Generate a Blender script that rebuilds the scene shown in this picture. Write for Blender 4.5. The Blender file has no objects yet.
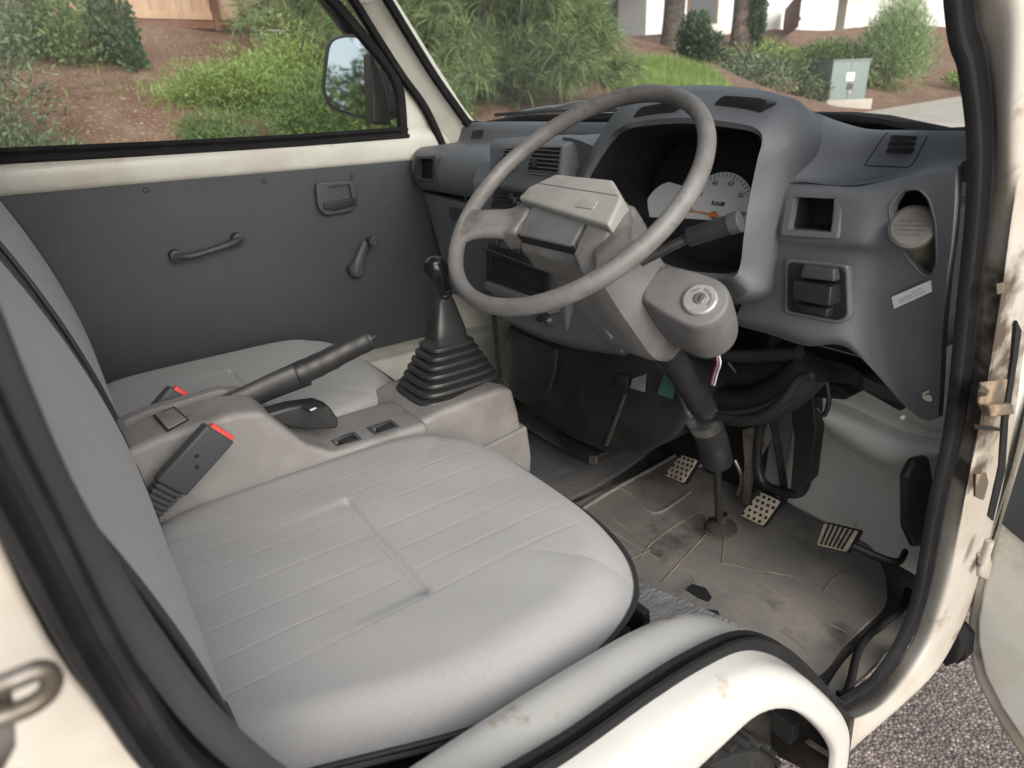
import bpy, bmesh, math, random
from mathutils import Vector, Matrix
random.seed(7)
S = bpy.context.scene
COL = S.collection

# ---------------------------------------------------------------- camera
cam_d = bpy.data.cameras.new('camera'); cam = bpy.data.objects.new('camera', cam_d); COL.objects.link(cam); S.camera = cam
Rm = Matrix(((0.58552, -0.30689, 0.75032), (0.80961, 0.26826, -0.52207), (-0.04107, 0.91316, 0.40554)))
cam.matrix_world = Matrix.Translation((0.95, 0, 1.35)) @ Rm.to_4x4()
cam_d.sensor_width = 36; cam_d.lens = 36 * 650 / 1024; cam_d.clip_start = 0.02; cam_d.clip_end = 500
cam_d.dof.use_dof = True; cam_d.dof.focus_distance = 1.0; cam_d.dof.aperture_fstop = 6.5

# ---------------------------------------------------------------- world, sun, exposure
wd = bpy.data.worlds.new('World'); S.world = wd; wd.use_nodes = True
nt = wd.node_tree; bg = nt.nodes['Background']
sky = nt.nodes.new('ShaderNodeTexSky'); sky.sky_type = 'NISHITA'; sky.sun_disc = False
sky.sun_elevation = math.radians(30); sky.sun_rotation = math.radians(98); sky.dust_density = 4; sky.air_density = 1.0; sky.ozone_density = 1
hs = nt.nodes.new('ShaderNodeHueSaturation'); hs.inputs['Saturation'].default_value = 0.42
nt.links.new(sky.outputs[0], hs.inputs['Color']); nt.links.new(hs.outputs[0], bg.inputs['Color'])
bg.inputs['Strength'].default_value = 0.15
sl = bpy.data.lights.new('sun', 'SUN'); sun = bpy.data.objects.new('sun', sl); COL.objects.link(sun)
sl.energy = 1.0; sl.angle = math.radians(75); sl.color = (1, 0.985, 0.955)
az, el = math.radians(98), math.radians(30)
sd = Vector((math.sin(az) * math.cos(el), math.cos(az) * math.cos(el), math.sin(el)))
sun.rotation_euler = sd.to_track_quat('Z', 'Y').to_euler(); sun.location = (5, -5, 12)
S.view_settings.view_transform = 'Standard'; S.view_settings.look = 'None'
S.view_settings.exposure = 0.86; S.view_settings.gamma = 1
S.cycles.max_bounces = 7; S.cycles.transparent_max_bounces = 12

# ---------------------------------------------------------------- materials
def mat(name, col, rough=0.5, col2=None, scale=6, lo=0.4, hi=0.7, bump=0.0, bscale=200, metal=0, col3=None, s3=18, lo3=0.55, hi3=0.7,
        spec=0.5, coat=0, bd=0.002, detail=8, rand=None, stretch=None, sheen=0):
    m = bpy.data.materials.new(name); m.use_nodes = True; t = m.node_tree; N = t.nodes; Lk = t.links
    b = N['Principled BSDF']; b.inputs['Roughness'].default_value = rough; b.inputs['Metallic'].default_value = metal
    b.inputs['Specular IOR Level'].default_value = spec
    if coat: b.inputs['Coat Weight'].default_value = coat; b.inputs['Coat Roughness'].default_value = 0.08
    if sheen: b.inputs['Sheen Weight'].default_value = sheen
    tc = N.new('ShaderNodeTexCoord'); mp = N.new('ShaderNodeMapping'); Lk.new(tc.outputs['Object'], mp.inputs[0])
    if stretch: mp.inputs['Scale'].default_value = stretch
    def noise(sc, det=detail, rg=0.6):
        n = N.new('ShaderNodeTexNoise'); n.inputs['Scale'].default_value = sc; n.inputs['Detail'].default_value = det; n.inputs['Roughness'].default_value = rg
        Lk.new(mp.outputs[0], n.inputs['Vector']); return n
    def mix(fac, a, bcol):
        x = N.new('ShaderNodeMix'); x.data_type = 'RGBA'; Lk.new(fac, x.inputs[0])
        if isinstance(a, tuple): x.inputs[6].default_value = (*a, 1)
        else: Lk.new(a, x.inputs[6])
        if isinstance(bcol, tuple): x.inputs[7].default_value = (*bcol, 1)
        else: Lk.new(bcol, x.inputs[7])
        return x.outputs[2]
    def ramp(o, l, h, mx=1.0):
        r = N.new('ShaderNodeMapRange'); r.inputs[1].default_value = l; r.inputs[2].default_value = h; r.inputs[4].default_value = mx
        Lk.new(o, r.inputs[0]); return r.outputs[0]
    cur = col
    if col2: cur = mix(ramp(noise(scale).outputs['Fac'], lo, hi), cur, col2)
    if col3: cur = mix(ramp(noise(s3).outputs['Fac'], lo3, hi3), cur, col3)
    if rand:
        g = N.new('ShaderNodeNewGeometry'); cur = mix(g.outputs['Random Per Island'], cur, rand)
    if isinstance(cur, tuple): b.inputs['Base Color'].default_value = (*cur, 1)
    else: Lk.new(cur, b.inputs['Base Color'])
    if col2:
        rr = N.new('ShaderNodeMapRange'); rr.inputs[3].default_value = max(0.02, rough - 0.1); rr.inputs[4].default_value = min(1, rough + 0.12)
        Lk.new(noise(scale * 2.3).outputs['Fac'], rr.inputs[0]); Lk.new(rr.outputs[0], b.inputs['Roughness'])
    if bump:
        bp = N.new('ShaderNodeBump'); bp.inputs['Strength'].default_value = bump; bp.inputs['Distance'].default_value = bd
        Lk.new(noise(bscale, 3).outputs['Fac'], bp.inputs['Height']); Lk.new(bp.outputs[0], b.inputs['Normal'])
    return m
M = {}
M['paint'] = mat('cream_white_paint', (.56, .555, .525), .36, (.50, .49, .45), 5, .42, .70, col3=(.36, .28, .20), s3=24, lo3=.62, hi3=.74, coat=.2)
M['paint_in'] = mat('white_cab_paint', (.62, .61, .55), .4, (.48, .45, .38), 7, .45, .75, col3=(.30, .25, .18), s3=11, lo3=.62, hi3=.8, coat=.15)
M['bulkhead'] = mat('lightened_bulkhead_paint', (.78, .77, .72), .4, (.70, .68, .62), 8, .45, .75, col3=(.45, .38, .28), s3=16, lo3=.66, hi3=.8)  # copy of the cab paint, lightened to make up for the footwell shade
M['jamb'] = mat('dirty_jamb_paint', (.46, .43, .38), .45, (.37, .325, .26), 6, .42, .62, col3=(.20, .14, .09), s3=16, lo3=.60, hi3=.72)
def stain(m, spots):
    t = m.node_tree; N = t.nodes; Lk = t.links; b = N['Principled BSDF']; src = b.inputs['Base Color'].links[0].from_socket
    tc = N.new('ShaderNodeTexCoord'); ns = N.new('ShaderNodeTexNoise'); ns.inputs['Scale'].default_value = 22; ns.inputs['Detail'].default_value = 9; ns.inputs['Roughness'].default_value = .65; Lk.new(tc.outputs['Object'], ns.inputs[0])
    tot = None
    for c, r in spots:
        d = N.new('ShaderNodeVectorMath'); d.operation = 'DISTANCE'; Lk.new(tc.outputs['Object'], d.inputs[0]); d.inputs[1].default_value = c
        k = N.new('ShaderNodeMath'); k.operation = 'MULTIPLY_ADD'; k.inputs[1].default_value = -1 / r; k.inputs[2].default_value = 1.0; Lk.new(d.outputs['Value'], k.inputs[0])
        if tot is None: tot = k.outputs[0]
        else:
            x = N.new('ShaderNodeMath'); x.operation = 'MAXIMUM'; Lk.new(tot, x.inputs[0]); Lk.new(k.outputs[0], x.inputs[1]); tot = x.outputs[0]
    a = N.new('ShaderNodeMath'); a.operation = 'MULTIPLY_ADD'; a.inputs[1].default_value = 2.6; Lk.new(ns.outputs['Fac'], a.inputs[0]); Lk.new(tot, a.inputs[2])
    r1 = N.new('ShaderNodeMapRange'); r1.inputs[1].default_value = 1.35; r1.inputs[2].default_value = 1.95; r1.inputs[4].default_value = .95; Lk.new(a.outputs[0], r1.inputs[0])
    mx = N.new('ShaderNodeMix'); mx.data_type = 'RGBA'; Lk.new(r1.outputs[0], mx.inputs[0]); Lk.new(src, mx.inputs[6]); mx.inputs[7].default_value = (.075, .055, .04, 1)
    Lk.new(mx.outputs[2], b.inputs['Base Color'])
stain(M['jamb'], [((0.7000,0.8672,0.9967), .085), ((0.7000,0.8381,1.0684), .07), ((0.7000,0.8999,0.9660), .085), ((0.7000,0.9258,0.8607), .045), ((0.7000,1.0255,0.6684), .03), ((0.7000,0.8401,1.1209), .055)])
M['grime'] = mat('jamb_grime', (.10, .08, .06), .8, (.30, .22, .14), 22, .45, .65, bump=.5, bscale=90)
M['rust'] = mat('rust', (.20, .08, .03), .85, (.45, .35, .25), 30, .4, .6)
M['dash'] = mat('charcoal_dash_plastic', (.125, .133, .146), .5, (.145, .152, .163), 9, .35, .75, bump=.5, bscale=700, bd=.0009, col3=(.14, .14, .142), s3=22, lo3=.62, hi3=.85)
M['dash2'] = mat('dark_dash_plastic', (.046, .050, .056), .5, (.055, .058, .062), 9, .4, .8, bump=.2, bscale=900, bd=.0006)
M['trim'] = mat('door_trim_vinyl', (.034, .039, .045), .5, (.041, .046, .052), 5, .35, .75, bump=.9, bscale=300, bd=.0012, col3=(.065, .068, .07), s3=16, lo3=.6, hi3=.9)
M['black'] = mat('black_plastic', (.015, .015, .016), .45, (.035, .034, .033), 12, .45, .8, bump=.15, bscale=500, bd=.0006)
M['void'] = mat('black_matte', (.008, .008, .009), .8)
M['rubber'] = mat('black_rubber', (.013, .013, .014), .72, (.030, .029, .028), 18, .52, .85, bump=.3, bscale=260, bd=.001, spec=.16)
M['knob'] = mat('glossy_black_knob', (.012, .012, .013), .22)
M['boot'] = mat('boot_rubber', (.022, .022, .023), .38, (.05, .047, .042), 18, .55, .85)
M['wheel'] = mat('worn_grey_wheel_plastic', (.125, .119, .115), .5, (.155, .149, .144), 40, .40, .62, bump=.35, bscale=420, bd=.0009, col3=(.095, .088, .082), s3=75, lo3=.54, hi3=.7)
M['shroud'] = mat('grey_column_plastic', (.118, .117, .118), .52, (.145, .143, .142), 30, .42, .66, bump=.4, bscale=500, bd=.0008, col3=(.085, .08, .075), s3=12, lo3=.6, hi3=.8)
M['pad'] = mat('aged_beige_pad', (.31, .305, .28), .5, (.25, .245, .225), 16, .4, .7, bump=.2, bscale=400, bd=.0006, col3=(.22, .20, .17), s3=20, lo3=.62, hi3=.8)
M['console'] = mat('dirty_taupe_console', (.185, .175, .170), .55, (.215, .205, .197), 18, .42, .62, bump=.5, bscale=300, bd=.0012, col3=(.135, .122, .115), s3=8, lo3=.52, hi3=.72)
M['vinyl'] = mat('seat_side_vinyl', (.028, .028, .031), .5, (.038, .037, .04), 9, .4, .7, bump=.6, bscale=330, bd=.0012)
M['mat'] = mat('muddy_floor_rubber', (.165, .158, .147), .65, (.225, .205, .178), 7, .42, .62, bump=.6, bscale=140, bd=.002, col3=(.075, .072, .068), s3=9, lo3=.56, hi3=.68)
M['carpet2'] = mat('blue_grey_carpet', (.15, .155, .17), .95, (.24, .24, .25), 40, .4, .6, bump=1, bscale=200, bd=.004, stretch=(1, .3, 1))
M['carpet'] = mat('dirty_carpet', (.065, .065, .072), .95, (.16, .14, .12), 6, .48, .7, bump=1, bscale=260, bd=.004, stretch=(1, .35, 1))
M['metal'] = mat('worn_steel', (.42, .40, .37), .35, (.25, .20, .16), 30, .45, .7, metal=.9)
M['striker'] = mat('dull_striker_steel', (.22, .21, .20), .45, (.12, .10, .08), 60, .45, .6, metal=.7)
M['chrome'] = mat('satin_chrome', (.42, .42, .42), .38, metal=1)
M['pedal'] = mat('pedal_worn_face', (.42, .36, .28), .6, (.24, .20, .15), 30, .4, .65)
M['red'] = mat('red_button_plastic', (.62, .07, .06), .35)
M['lockface'] = mat('brushed_lock_face', (.38, .38, .37), .38, (.30, .30, .29), 60, .4, .6, metal=.35)
M['white'] = mat('white_print', (.75, .75, .75), .5)
M['label'] = mat('white_sticker', (.78, .80, .84), .5)
M['print'] = mat('grey_print', (.12, .12, .14), .6)
M['dial'] = mat('white_dial', (.85, .86, .85), .5)
M['orange'] = mat('orange_needle', (.80, .25, .03), .4)
M['cap'] = mat('aged_cap_plastic', (.15, .14, .125), .55, (.11, .10, .09), 40, .4, .7, bump=.3, bscale=300)
M['cap_print'] = mat('worn_embossed_print', (.085, .08, .07), .6)
M['tank'] = mat('yellowed_reservoir', (.10, .095, .07), .4)
M['green'] = mat('green_sticker', (.045, .12, .10), .5)
M['wire_r'] = mat('red_wire', (.4, .04, .04), .5); M['wire_w'] = mat('white_wire', (.6, .58, .55), .5); M['wire_b'] = mat('blue_wire', (.08, .1, .4), .5)
M['tyre'] = mat('tyre_rubber', (.012, .012, .012), .8, (.035, .032, .03), 20, .5, .8)
M['under'] = mat('dirty_chassis', (.022, .019, .016), .9, (.06, .05, .04), 16, .5, .8, bump=.6, bscale=60)

M['floor'] = mat('dirty_floor_lining', (.035, .034, .033), .8, (.12, .105, .085), 9, .5, .72, bump=.4, bscale=80)
def fabric():
    m = mat('grey_seat_cloth', (.315, .313, .312), .95, (.290, .287, .283), 4, .42, .78, bump=.3, bscale=1100, bd=.0010, col3=(.355, .353, .35), s3=420, lo3=.52, hi3=.68, spec=.15, sheen=.1)
    return m
M['cloth'] = fabric()
def glass(name, film=0.0, tint=(.93, .96, .94), r0=.045, r1=.75):
    m = bpy.data.materials.new(name); m.use_nodes = True; t = m.node_tree; N = t.nodes; L = t.links; N.clear()
    o = N.new('ShaderNodeOutputMaterial'); tr = N.new('ShaderNodeBsdfTransparent'); tr.inputs[0].default_value = (*tint, 1)
    gl = N.new('ShaderNodeBsdfGlossy'); gl.inputs['Roughness'].default_value = .02
    fr = N.new('ShaderNodeLayerWeight'); fr.inputs[0].default_value = .5
    pw = N.new('ShaderNodeMath'); pw.operation = 'POWER'; pw.inputs[1].default_value = 4.0; L.new(fr.outputs['Facing'], pw.inputs[0])
    ma = N.new('ShaderNodeMath'); ma.operation = 'MULTIPLY_ADD'; ma.inputs[1].default_value = r1; ma.inputs[2].default_value = r0; L.new(pw.outputs[0], ma.inputs[0])
    mx = N.new('ShaderNodeMixShader'); L.new(ma.outputs[0], mx.inputs[0]); L.new(tr.outputs[0], mx.inputs[1]); L.new(gl.outputs[0], mx.inputs[2])
    last = mx.outputs[0]
    if film:
        tc = N.new('ShaderNodeTexCoord'); n = N.new('ShaderNodeTexNoise'); n.inputs['Scale'].default_value = 3.5; n.inputs['Detail'].default_value = 5
        L.new(tc.outputs['Object'], n.inputs[0])
        r = N.new('ShaderNodeMapRange'); r.inputs[1].default_value = .4; r.inputs[2].default_value = .75; r.inputs[3].default_value = film * .35; r.inputs[4].default_value = film
        L.new(n.outputs['Fac'], r.inputs[0])
        df = N.new('ShaderNodeBsdfDiffuse'); df.inputs[0].default_value = (.62, .62, .58, 1)
        tl = N.new('ShaderNodeBsdfTranslucent'); tl.inputs[0].default_value = (.62, .62, .58, 1)
        ad = N.new('ShaderNodeMixShader'); L.new(df.outputs[0], ad.inputs[1]); L.new(tl.outputs[0], ad.inputs[2])
        m2 = N.new('ShaderNodeMixShader'); L.new(r.outputs[0], m2.inputs[0]); L.new(last, m2.inputs[1]); L.new(ad.outputs[0], m2.inputs[2]); last = m2.outputs[0]
    L.new(last, o.inputs[0]); return m
M['glass'] = glass('side_glass', .015, r0=.006, r1=.4); M['wind'] = glass('dusty_windshield', .11, r0=.03)
M['mirror'] = mat('mirror_silver', (.85, .87, .87), .03, metal=1)

# ---------------------------------------------------------------- mesh helpers
def smooth01(t): t = max(0, min(1, t)); return t * t * (3 - 2 * t)
def V(*a): return Vector(a if len(a) > 1 else a[0])
def link(name, me, m, parent=None, smooth=True, loc=None):
    o = bpy.data.objects.new(name, me); COL.objects.link(o)
    if m: me.materials.append(M[m] if isinstance(m, str) else m)
    if smooth:
        for p in me.polygons: p.use_smooth = True
    if parent: o.parent = parent
    if loc: o.location = loc
    return o
def empty(name, loc=(0, 0, 0), rz=0):
    o = bpy.data.objects.new(name, None); COL.objects.link(o); o.location = loc; o.rotation_euler = (0, 0, rz); o.empty_display_size = .1; return o
def tag(o, label=None, cat=None, group=None, kind=None):
    if label: o['label'] = label
    if cat: o['category'] = cat
    if group: o['group'] = group
    if kind: o['kind'] = kind
    return o
def mesh(name, vs, fs):
    me = bpy.data.meshes.new(name); me.from_pydata([tuple(v) for v in vs], [], fs); me.update(); return me
def fixn(me):
    bm = bmesh.new(); bm.from_mesh(me); bmesh.ops.remove_doubles(bm, verts=bm.verts, dist=1e-5); bmesh.ops.recalc_face_normals(bm, faces=bm.faces); bm.to_mesh(me); bm.free()
def autosm(o, ang=38):
    me = o.data
    bm = bmesh.new(); bm.from_mesh(me)
    for e in bm.edges:
        if len(e.link_faces) == 2: e.smooth = e.calc_face_angle(0) < math.radians(ang)
    bm.to_mesh(me); bm.free()
def bevel(me, w, seg=3, ang=30):
    bm = bmesh.new(); bm.from_mesh(me)
    es = [e for e in bm.edges if len(e.link_faces) == 2 and e.calc_face_angle(0) > math.radians(ang)]
    if es: bmesh.ops.bevel(bm, geom=es, offset=w, segments=seg, affect='EDGES', profile=.6, clamp_overlap=True)
    bmesh.ops.recalc_face_normals(bm, faces=bm.faces); bm.to_mesh(me); bm.free()
def cr(p0, p1, p2, p3, t):
    return 0.5 * ((2 * p1) + (p2 - p0) * t + (2 * p0 - 5 * p1 + 4 * p2 - p3) * t * t + (3 * p1 - p0 - 3 * p2 + p3) * t ** 3)
def curve(pts, n=8, closed=False):
    P_ = [Vector(p) for p in pts]; out = []; L = len(P_)
    rng = range(L) if closed else range(L - 1)
    for i in rng:
        if closed: a, b, c, d = P_[(i - 1) % L], P_[i], P_[(i + 1) % L], P_[(i + 2) % L]
        else: a, b, c, d = P_[max(i - 1, 0)], P_[i], P_[i + 1], P_[min(i + 2, L - 1)]
        for k in range(n): out.append(cr(a, b, c, d, k / n))
    if not closed: out.append(P_[-1])
    return out
def surf(name, rows, m, parent=None, thick=None, n=5, sm=60):
    """smooth sheet through a net of points; thick = vector giving it a back and sides"""
    R = [curve(r, n) for r in rows]; w = len(R[0])
    cols = [curve([r[i] for r in R], n) for i in range(w)]; h = len(cols[0])
    vs = [cols[i][j] for j in range(h) for i in range(w)]
    fs = [(j * w + i, j * w + i + 1, (j + 1) * w + i + 1, (j + 1) * w + i) for j in range(h - 1) for i in range(w - 1)]
    if thick:
        t = Vector(thick); k = len(vs); vs += [v + t for v in vs]
        fs += [tuple(k + q for q in reversed(f)) for f in fs]
        ring = [i for i in range(w)] + [j * w + w - 1 for j in range(1, h)] + [(h - 1) * w + i for i in range(w - 2, -1, -1)] + [j * w for j in range(h - 2, 0, -1)]
        for a in range(len(ring)):
            p, q = ring[a], ring[(a + 1) % len(ring)]; fs.append((p, p + k, q + k, q))
    me = mesh(name, vs, fs)
    fixn(me); o = link(name, me, m, parent); autosm(o, sm); return o
def prism_me(name, loop, vec, bev=0, seg=3, round_=0):
    if round_: loop = roundloop(loop, round_)
    n = len(loop); vec = Vector(vec); vs = [Vector(p) for p in loop] + [Vector(p) + vec for p in loop]
    fs = [tuple(range(n)), tuple(range(2 * n - 1, n - 1, -1))] + [(i, i + n, (i + 1) % n + n, (i + 1) % n) for i in range(n)]
    me = mesh(name, vs, fs); fixn(me)
    if bev: bevel(me, bev, seg)
    return me
def roundloop(loop, r, k=5):
    out = []; n = len(loop)
    for i in range(n):
        a, b, c = Vector(loop[i - 1]), Vector(loop[i]), Vector(loop[(i + 1) % n])
        d1 = (a - b); d2 = (c - b); rr = min(r, d1.length * .45, d2.length * .45)
        p = b + d1.normalized() * rr; q = b + d2.normalized() * rr
        for j in range(k + 1):
            t = j / k; out.append(p * (1 - t) ** 2 + b * 2 * t * (1 - t) + q * t * t)
    return out
def prism(name, loop, vec, m, parent=None, bev=.003, seg=3, round_=0):
    o = link(name, prism_me(name, loop, vec, bev, seg, round_), m, parent); autosm(o); return o
def box(name, c, s, m, parent=None, rot=None, bev=.003, seg=3):
    x, y, z = s[0] / 2, s[1] / 2, s[2] / 2
    me = mesh(name, [(a * x, b * y, d * z) for a in (-1, 1) for b in (-1, 1) for d in (-1, 1)], [(0, 1, 3, 2), (4, 6, 7, 5), (0, 4, 5, 1), (2, 3, 7, 6), (0, 2, 6, 4), (1, 5, 7, 3)])
    fixn(me)
    if bev: bevel(me, bev, seg)
    mx = Matrix.Translation(c)
    if rot is not None: mx = mx @ (rot.to_4x4() if isinstance(rot, Matrix) else __import__('mathutils').Euler(rot).to_matrix().to_4x4())
    me.transform(mx); o = link(name, me, m, parent); autosm(o); return o
def merge(name, objs, m=None):
    """join freshly made pieces into ONE mesh object"""
    first = objs[0]; bm = bmesh.new(); mats = []
    for o in objs:
        tmp = o.data.copy(); idx = []
        for mm in o.data.materials:
            if mm not in mats: mats.append(mm)
            idx.append(mats.index(mm))
        for p in tmp.polygons: p.material_index = idx[p.material_index] if idx else 0
        bm.from_mesh(tmp); bpy.data.meshes.remove(tmp)
    me = bpy.data.meshes.new(name); bm.to_mesh(me); bm.free()
    for mm in mats: me.materials.append(mm)
    par = first.parent
    for o in objs:
        d = o.data; bpy.data.objects.remove(o); bpy.data.meshes.remove(d)
    o = bpy.data.objects.new(name, me); COL.objects.link(o); o.parent = par; return o
def tube(name, pts, r, m, parent=None, n=8, seg=12, closed=False, smooth=True, prof=None):
    C_ = curve(pts, n, closed) if smooth else [Vector(p) for p in pts]
    K = len(C_); vs = []; fs = []; up = None
    for i, p in enumerate(C_):
        if closed: t = (C_[(i + 1) % K] - C_[i - 1]).normalized()
        else: t = (C_[min(i + 1, K - 1)] - C_[max(i - 1, 0)]).normalized()
        if up is None:
            up = Vector((0, 0, 1)) if abs(t.z) < .9 else Vector((0, 1, 0))
        up = (up - t * up.dot(t)).normalized(); sd_ = t.cross(up)
        rr = r(i / (K - 1)) if callable(r) else r
        for j in range(seg):
            a = 2 * math.pi * j / seg; cx, cy = math.cos(a), math.sin(a)
            if prof: cx, cy = cx * prof[0], cy * prof[1]
            vs.append(p + (sd_ * cx + up * cy) * rr)
    for i in range(K if closed else K - 1):
        for j in range(seg):
            a, b = i * seg + j, i * seg + (j + 1) % seg; c, d = ((i + 1) % K) * seg + (j + 1) % seg, ((i + 1) % K) * seg + j
            fs.append((a, b, c, d))
    if not closed: fs += [tuple(range(seg - 1, -1, -1)), tuple(range((K - 1) * seg, K * seg))]
    me = mesh(name, vs, fs); o = link(name, me, m, parent); autosm(o, 50); return o
def band(name, pts, w, th, nrm, m, parent=None, n=8, prof=None):
    """strip with a shaped cross section that follows a curve; nrm = outward normal"""
    C_ = curve(pts, n); K = len(C_); N_ = Vector((1, 0, 0) if callable(nrm) else nrm).normalized()
    prof = prof or [(-.5, 0), (-.48, .6), (-.3, 1), (.3, 1), (.48, .6), (.5, 0)]
    vs = []; q = len(prof)
    for i, p in enumerate(C_):
        t = (C_[min(i + 1, K - 1)] - C_[max(i - 1, 0)]).normalized()
        if callable(nrm): N_ = nrm(p, t)
        s_ = t.cross(N_).normalized()
        ww = w(i / (K - 1)) if callable(w) else w
        for a, b in prof: vs.append(p + s_ * a * ww + N_ * b * th)
    fs = [(i * q + j, i * q + (j + 1) % q, (i + 1) * q + (j + 1) % q, (i + 1) * q + j) for i in range(K - 1) for j in range(q)]
    fs += [tuple(range(q)), tuple(range(K * q - 1, (K - 1) * q - 1, -1))]
    me = mesh(name, vs, fs); fixn(me); o = link(name, me, m, parent); autosm(o, 45); return o
def lathe(name, prof, c, axis, m, parent=None, seg=32):
    """prof = [(radius, height)...] turned about axis through c"""
    A = Vector(axis).normalized(); U = A.orthogonal().normalized(); W_ = A.cross(U); c = Vector(c); vs = []; q = len(prof)
    for i in range(seg):
        a = 2 * math.pi * i / seg; d = U * math.cos(a) + W_ * math.sin(a)
        for r, h in prof: vs.append(c + d * r + A * h)
    fs = [(i * q + j, i * q + j + 1, ((i + 1) % seg) * q + j + 1, ((i + 1) % seg) * q + j) for i in range(seg) for j in range(q - 1)]
    me = mesh(name, vs, fs); fixn(me); o = link(name, me, m, parent); autosm(o, 26); return o
def cut(o, cutters):
    """boolean-subtract cutter meshes from o, baked into its mesh"""
    for me in cutters:
        c = bpy.data.objects.new('c', me); COL.objects.link(c)
        md = o.modifiers.new('b', 'BOOLEAN'); md.operation = 'DIFFERENCE'; md.object = c; md.solver = 'EXACT'
        dg = bpy.context.evaluated_depsgraph_get(); dg.update()
        new = bpy.data.meshes.new_from_object(o.evaluated_get(dg)); o.modifiers.clear(); old = o.data; o.data = new
        bpy.data.objects.remove(c); bpy.data.meshes.remove(me)
    autosm(o, 38); return o
def cutter(loop, vec, back=.03, round_=0):
    v = Vector(vec); b = v.normalized() * back
    return prism_me('c', [Vector(p) - b for p in (roundloop(loop, round_) if round_ else loop)], v + b)
def text(name, s, size, mx, m, parent=None, ext=.0004, align='CENTER'):
    cu = bpy.data.curves.new(name, 'FONT'); cu.body = s; cu.size = size; cu.extrude = ext; cu.align_x = align; cu.align_y = 'CENTER'; cu.resolution_u = 3
    o = bpy.data.objects.new(name, cu); COL.objects.link(o); dg = bpy.context.evaluated_depsgraph_get(); dg.update()
    me = bpy.data.meshes.new_from_object(o.evaluated_get(dg)); bpy.data.objects.remove(o); bpy.data.curves.remove(cu)
    me.transform(mx); return link(name, me, m, parent, smooth=False)
def frame(o, x, z):
    """matrix with origin o, text runs along x, faces z"""
    z = Vector(z).normalized(); x = Vector(x); x = (x - z * x.dot(z)).normalized(); y = z.cross(x)
    return Matrix(((x.x, y.x, z.x, o[0]), (x.y, y.y, z.y, o[1]), (x.z, y.z, z.z, o[2]), (0, 0, 0, 1)))
def fine_print(name, w, h, mx, m, parent, seed=1):
    rg = random.Random(seed); vs = []; fs = []; x = -w / 2
    while x < w / 2:
        L = rg.uniform(.3, 1.1) * h; k = len(vs); vs += [(x, -h / 2, 0), (min(x + L, w / 2), -h / 2, 0), (min(x + L, w / 2), h / 2, 0), (x, h / 2, 0)]; fs.append((k, k + 1, k + 2, k + 3)); x += L + rg.choice((.35, .35, 1.0)) * h
    me = mesh(name, vs, fs); me.transform(mx); return link(name, me, m, parent, smooth=False)
def sub(parent, name): 
    o = empty(name); o.parent = parent; return o

# ================================================================ THE TRUCK
truck = tag(empty('kei_truck'), 'cream white mini truck with open driver door, grey cloth seats and charcoal dashboard', 'truck')

# seal line round the driver door opening: bottom rear -> bottom front -> up the front pillar
SEAL = [(.664, -.036, 1.60), (.664, -.038, 1.30), (.664, -.034, 1.20), (.664, -.028, 1.12), (.664, -.014, 1.04), (.665, .030, .945), (.665, .10, .885)] + \
    [(.666, .22, .859), (.666, .32, .855), (.666, .395, .847), (.666, .465, .826), (.666, .535, .771), (.666, .605, .693), (.666, .675, .605), (.666, .725, .548)] + [(0.6650,0.7642,0.5315),(0.6650,0.8426,0.5152),(0.6650,0.9115,0.5571),(0.6650,0.9309,0.6376),(0.6650,0.9009,0.8050),(0.6650,0.8857,0.9430),(0.6650,0.8307,1.1153),(0.6650,0.7918,1.2310)] + [(0.6600,0.7663,1.3031)] + [(0.6520,0.7362,1.3626)] + [(0.6420,0.7089,1.4111)] + \
    [(.625, .63, 1.60), (.60, .52, 1.76)]
def seal_n(p, t):
    n = Vector((0, -t.z, t.y)).normalized() if abs(t.y) + abs(t.z) > 1e-6 else Vector((0, 0, 1))
    w = smooth01((p.y - .0) / .15) * (1 - smooth01((p.y - .66) / .10)) if p.z < .95 else 0
    if p.y > .84: w = 0
    return (Vector((1, 0, 0)) * (1 - w) + n * w + Vector((.25, 0, 0)) * w).normalized()
seal = band('door_weatherstrip', SEAL, lambda t: .020 - .001 * smooth01((t - .15) / .1) + .014 * smooth01((t - .55) / .1), .010, seal_n, 'rubber', truck, prof=[(-.5, 0), (-.5, .7), (-.42, 1), (-.2, 1), (-.12, .45), (.0, .35), (.1, .5), (.2, 1.3), (.38, 1.3), (.5, .7), (.5, 0)])

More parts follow.
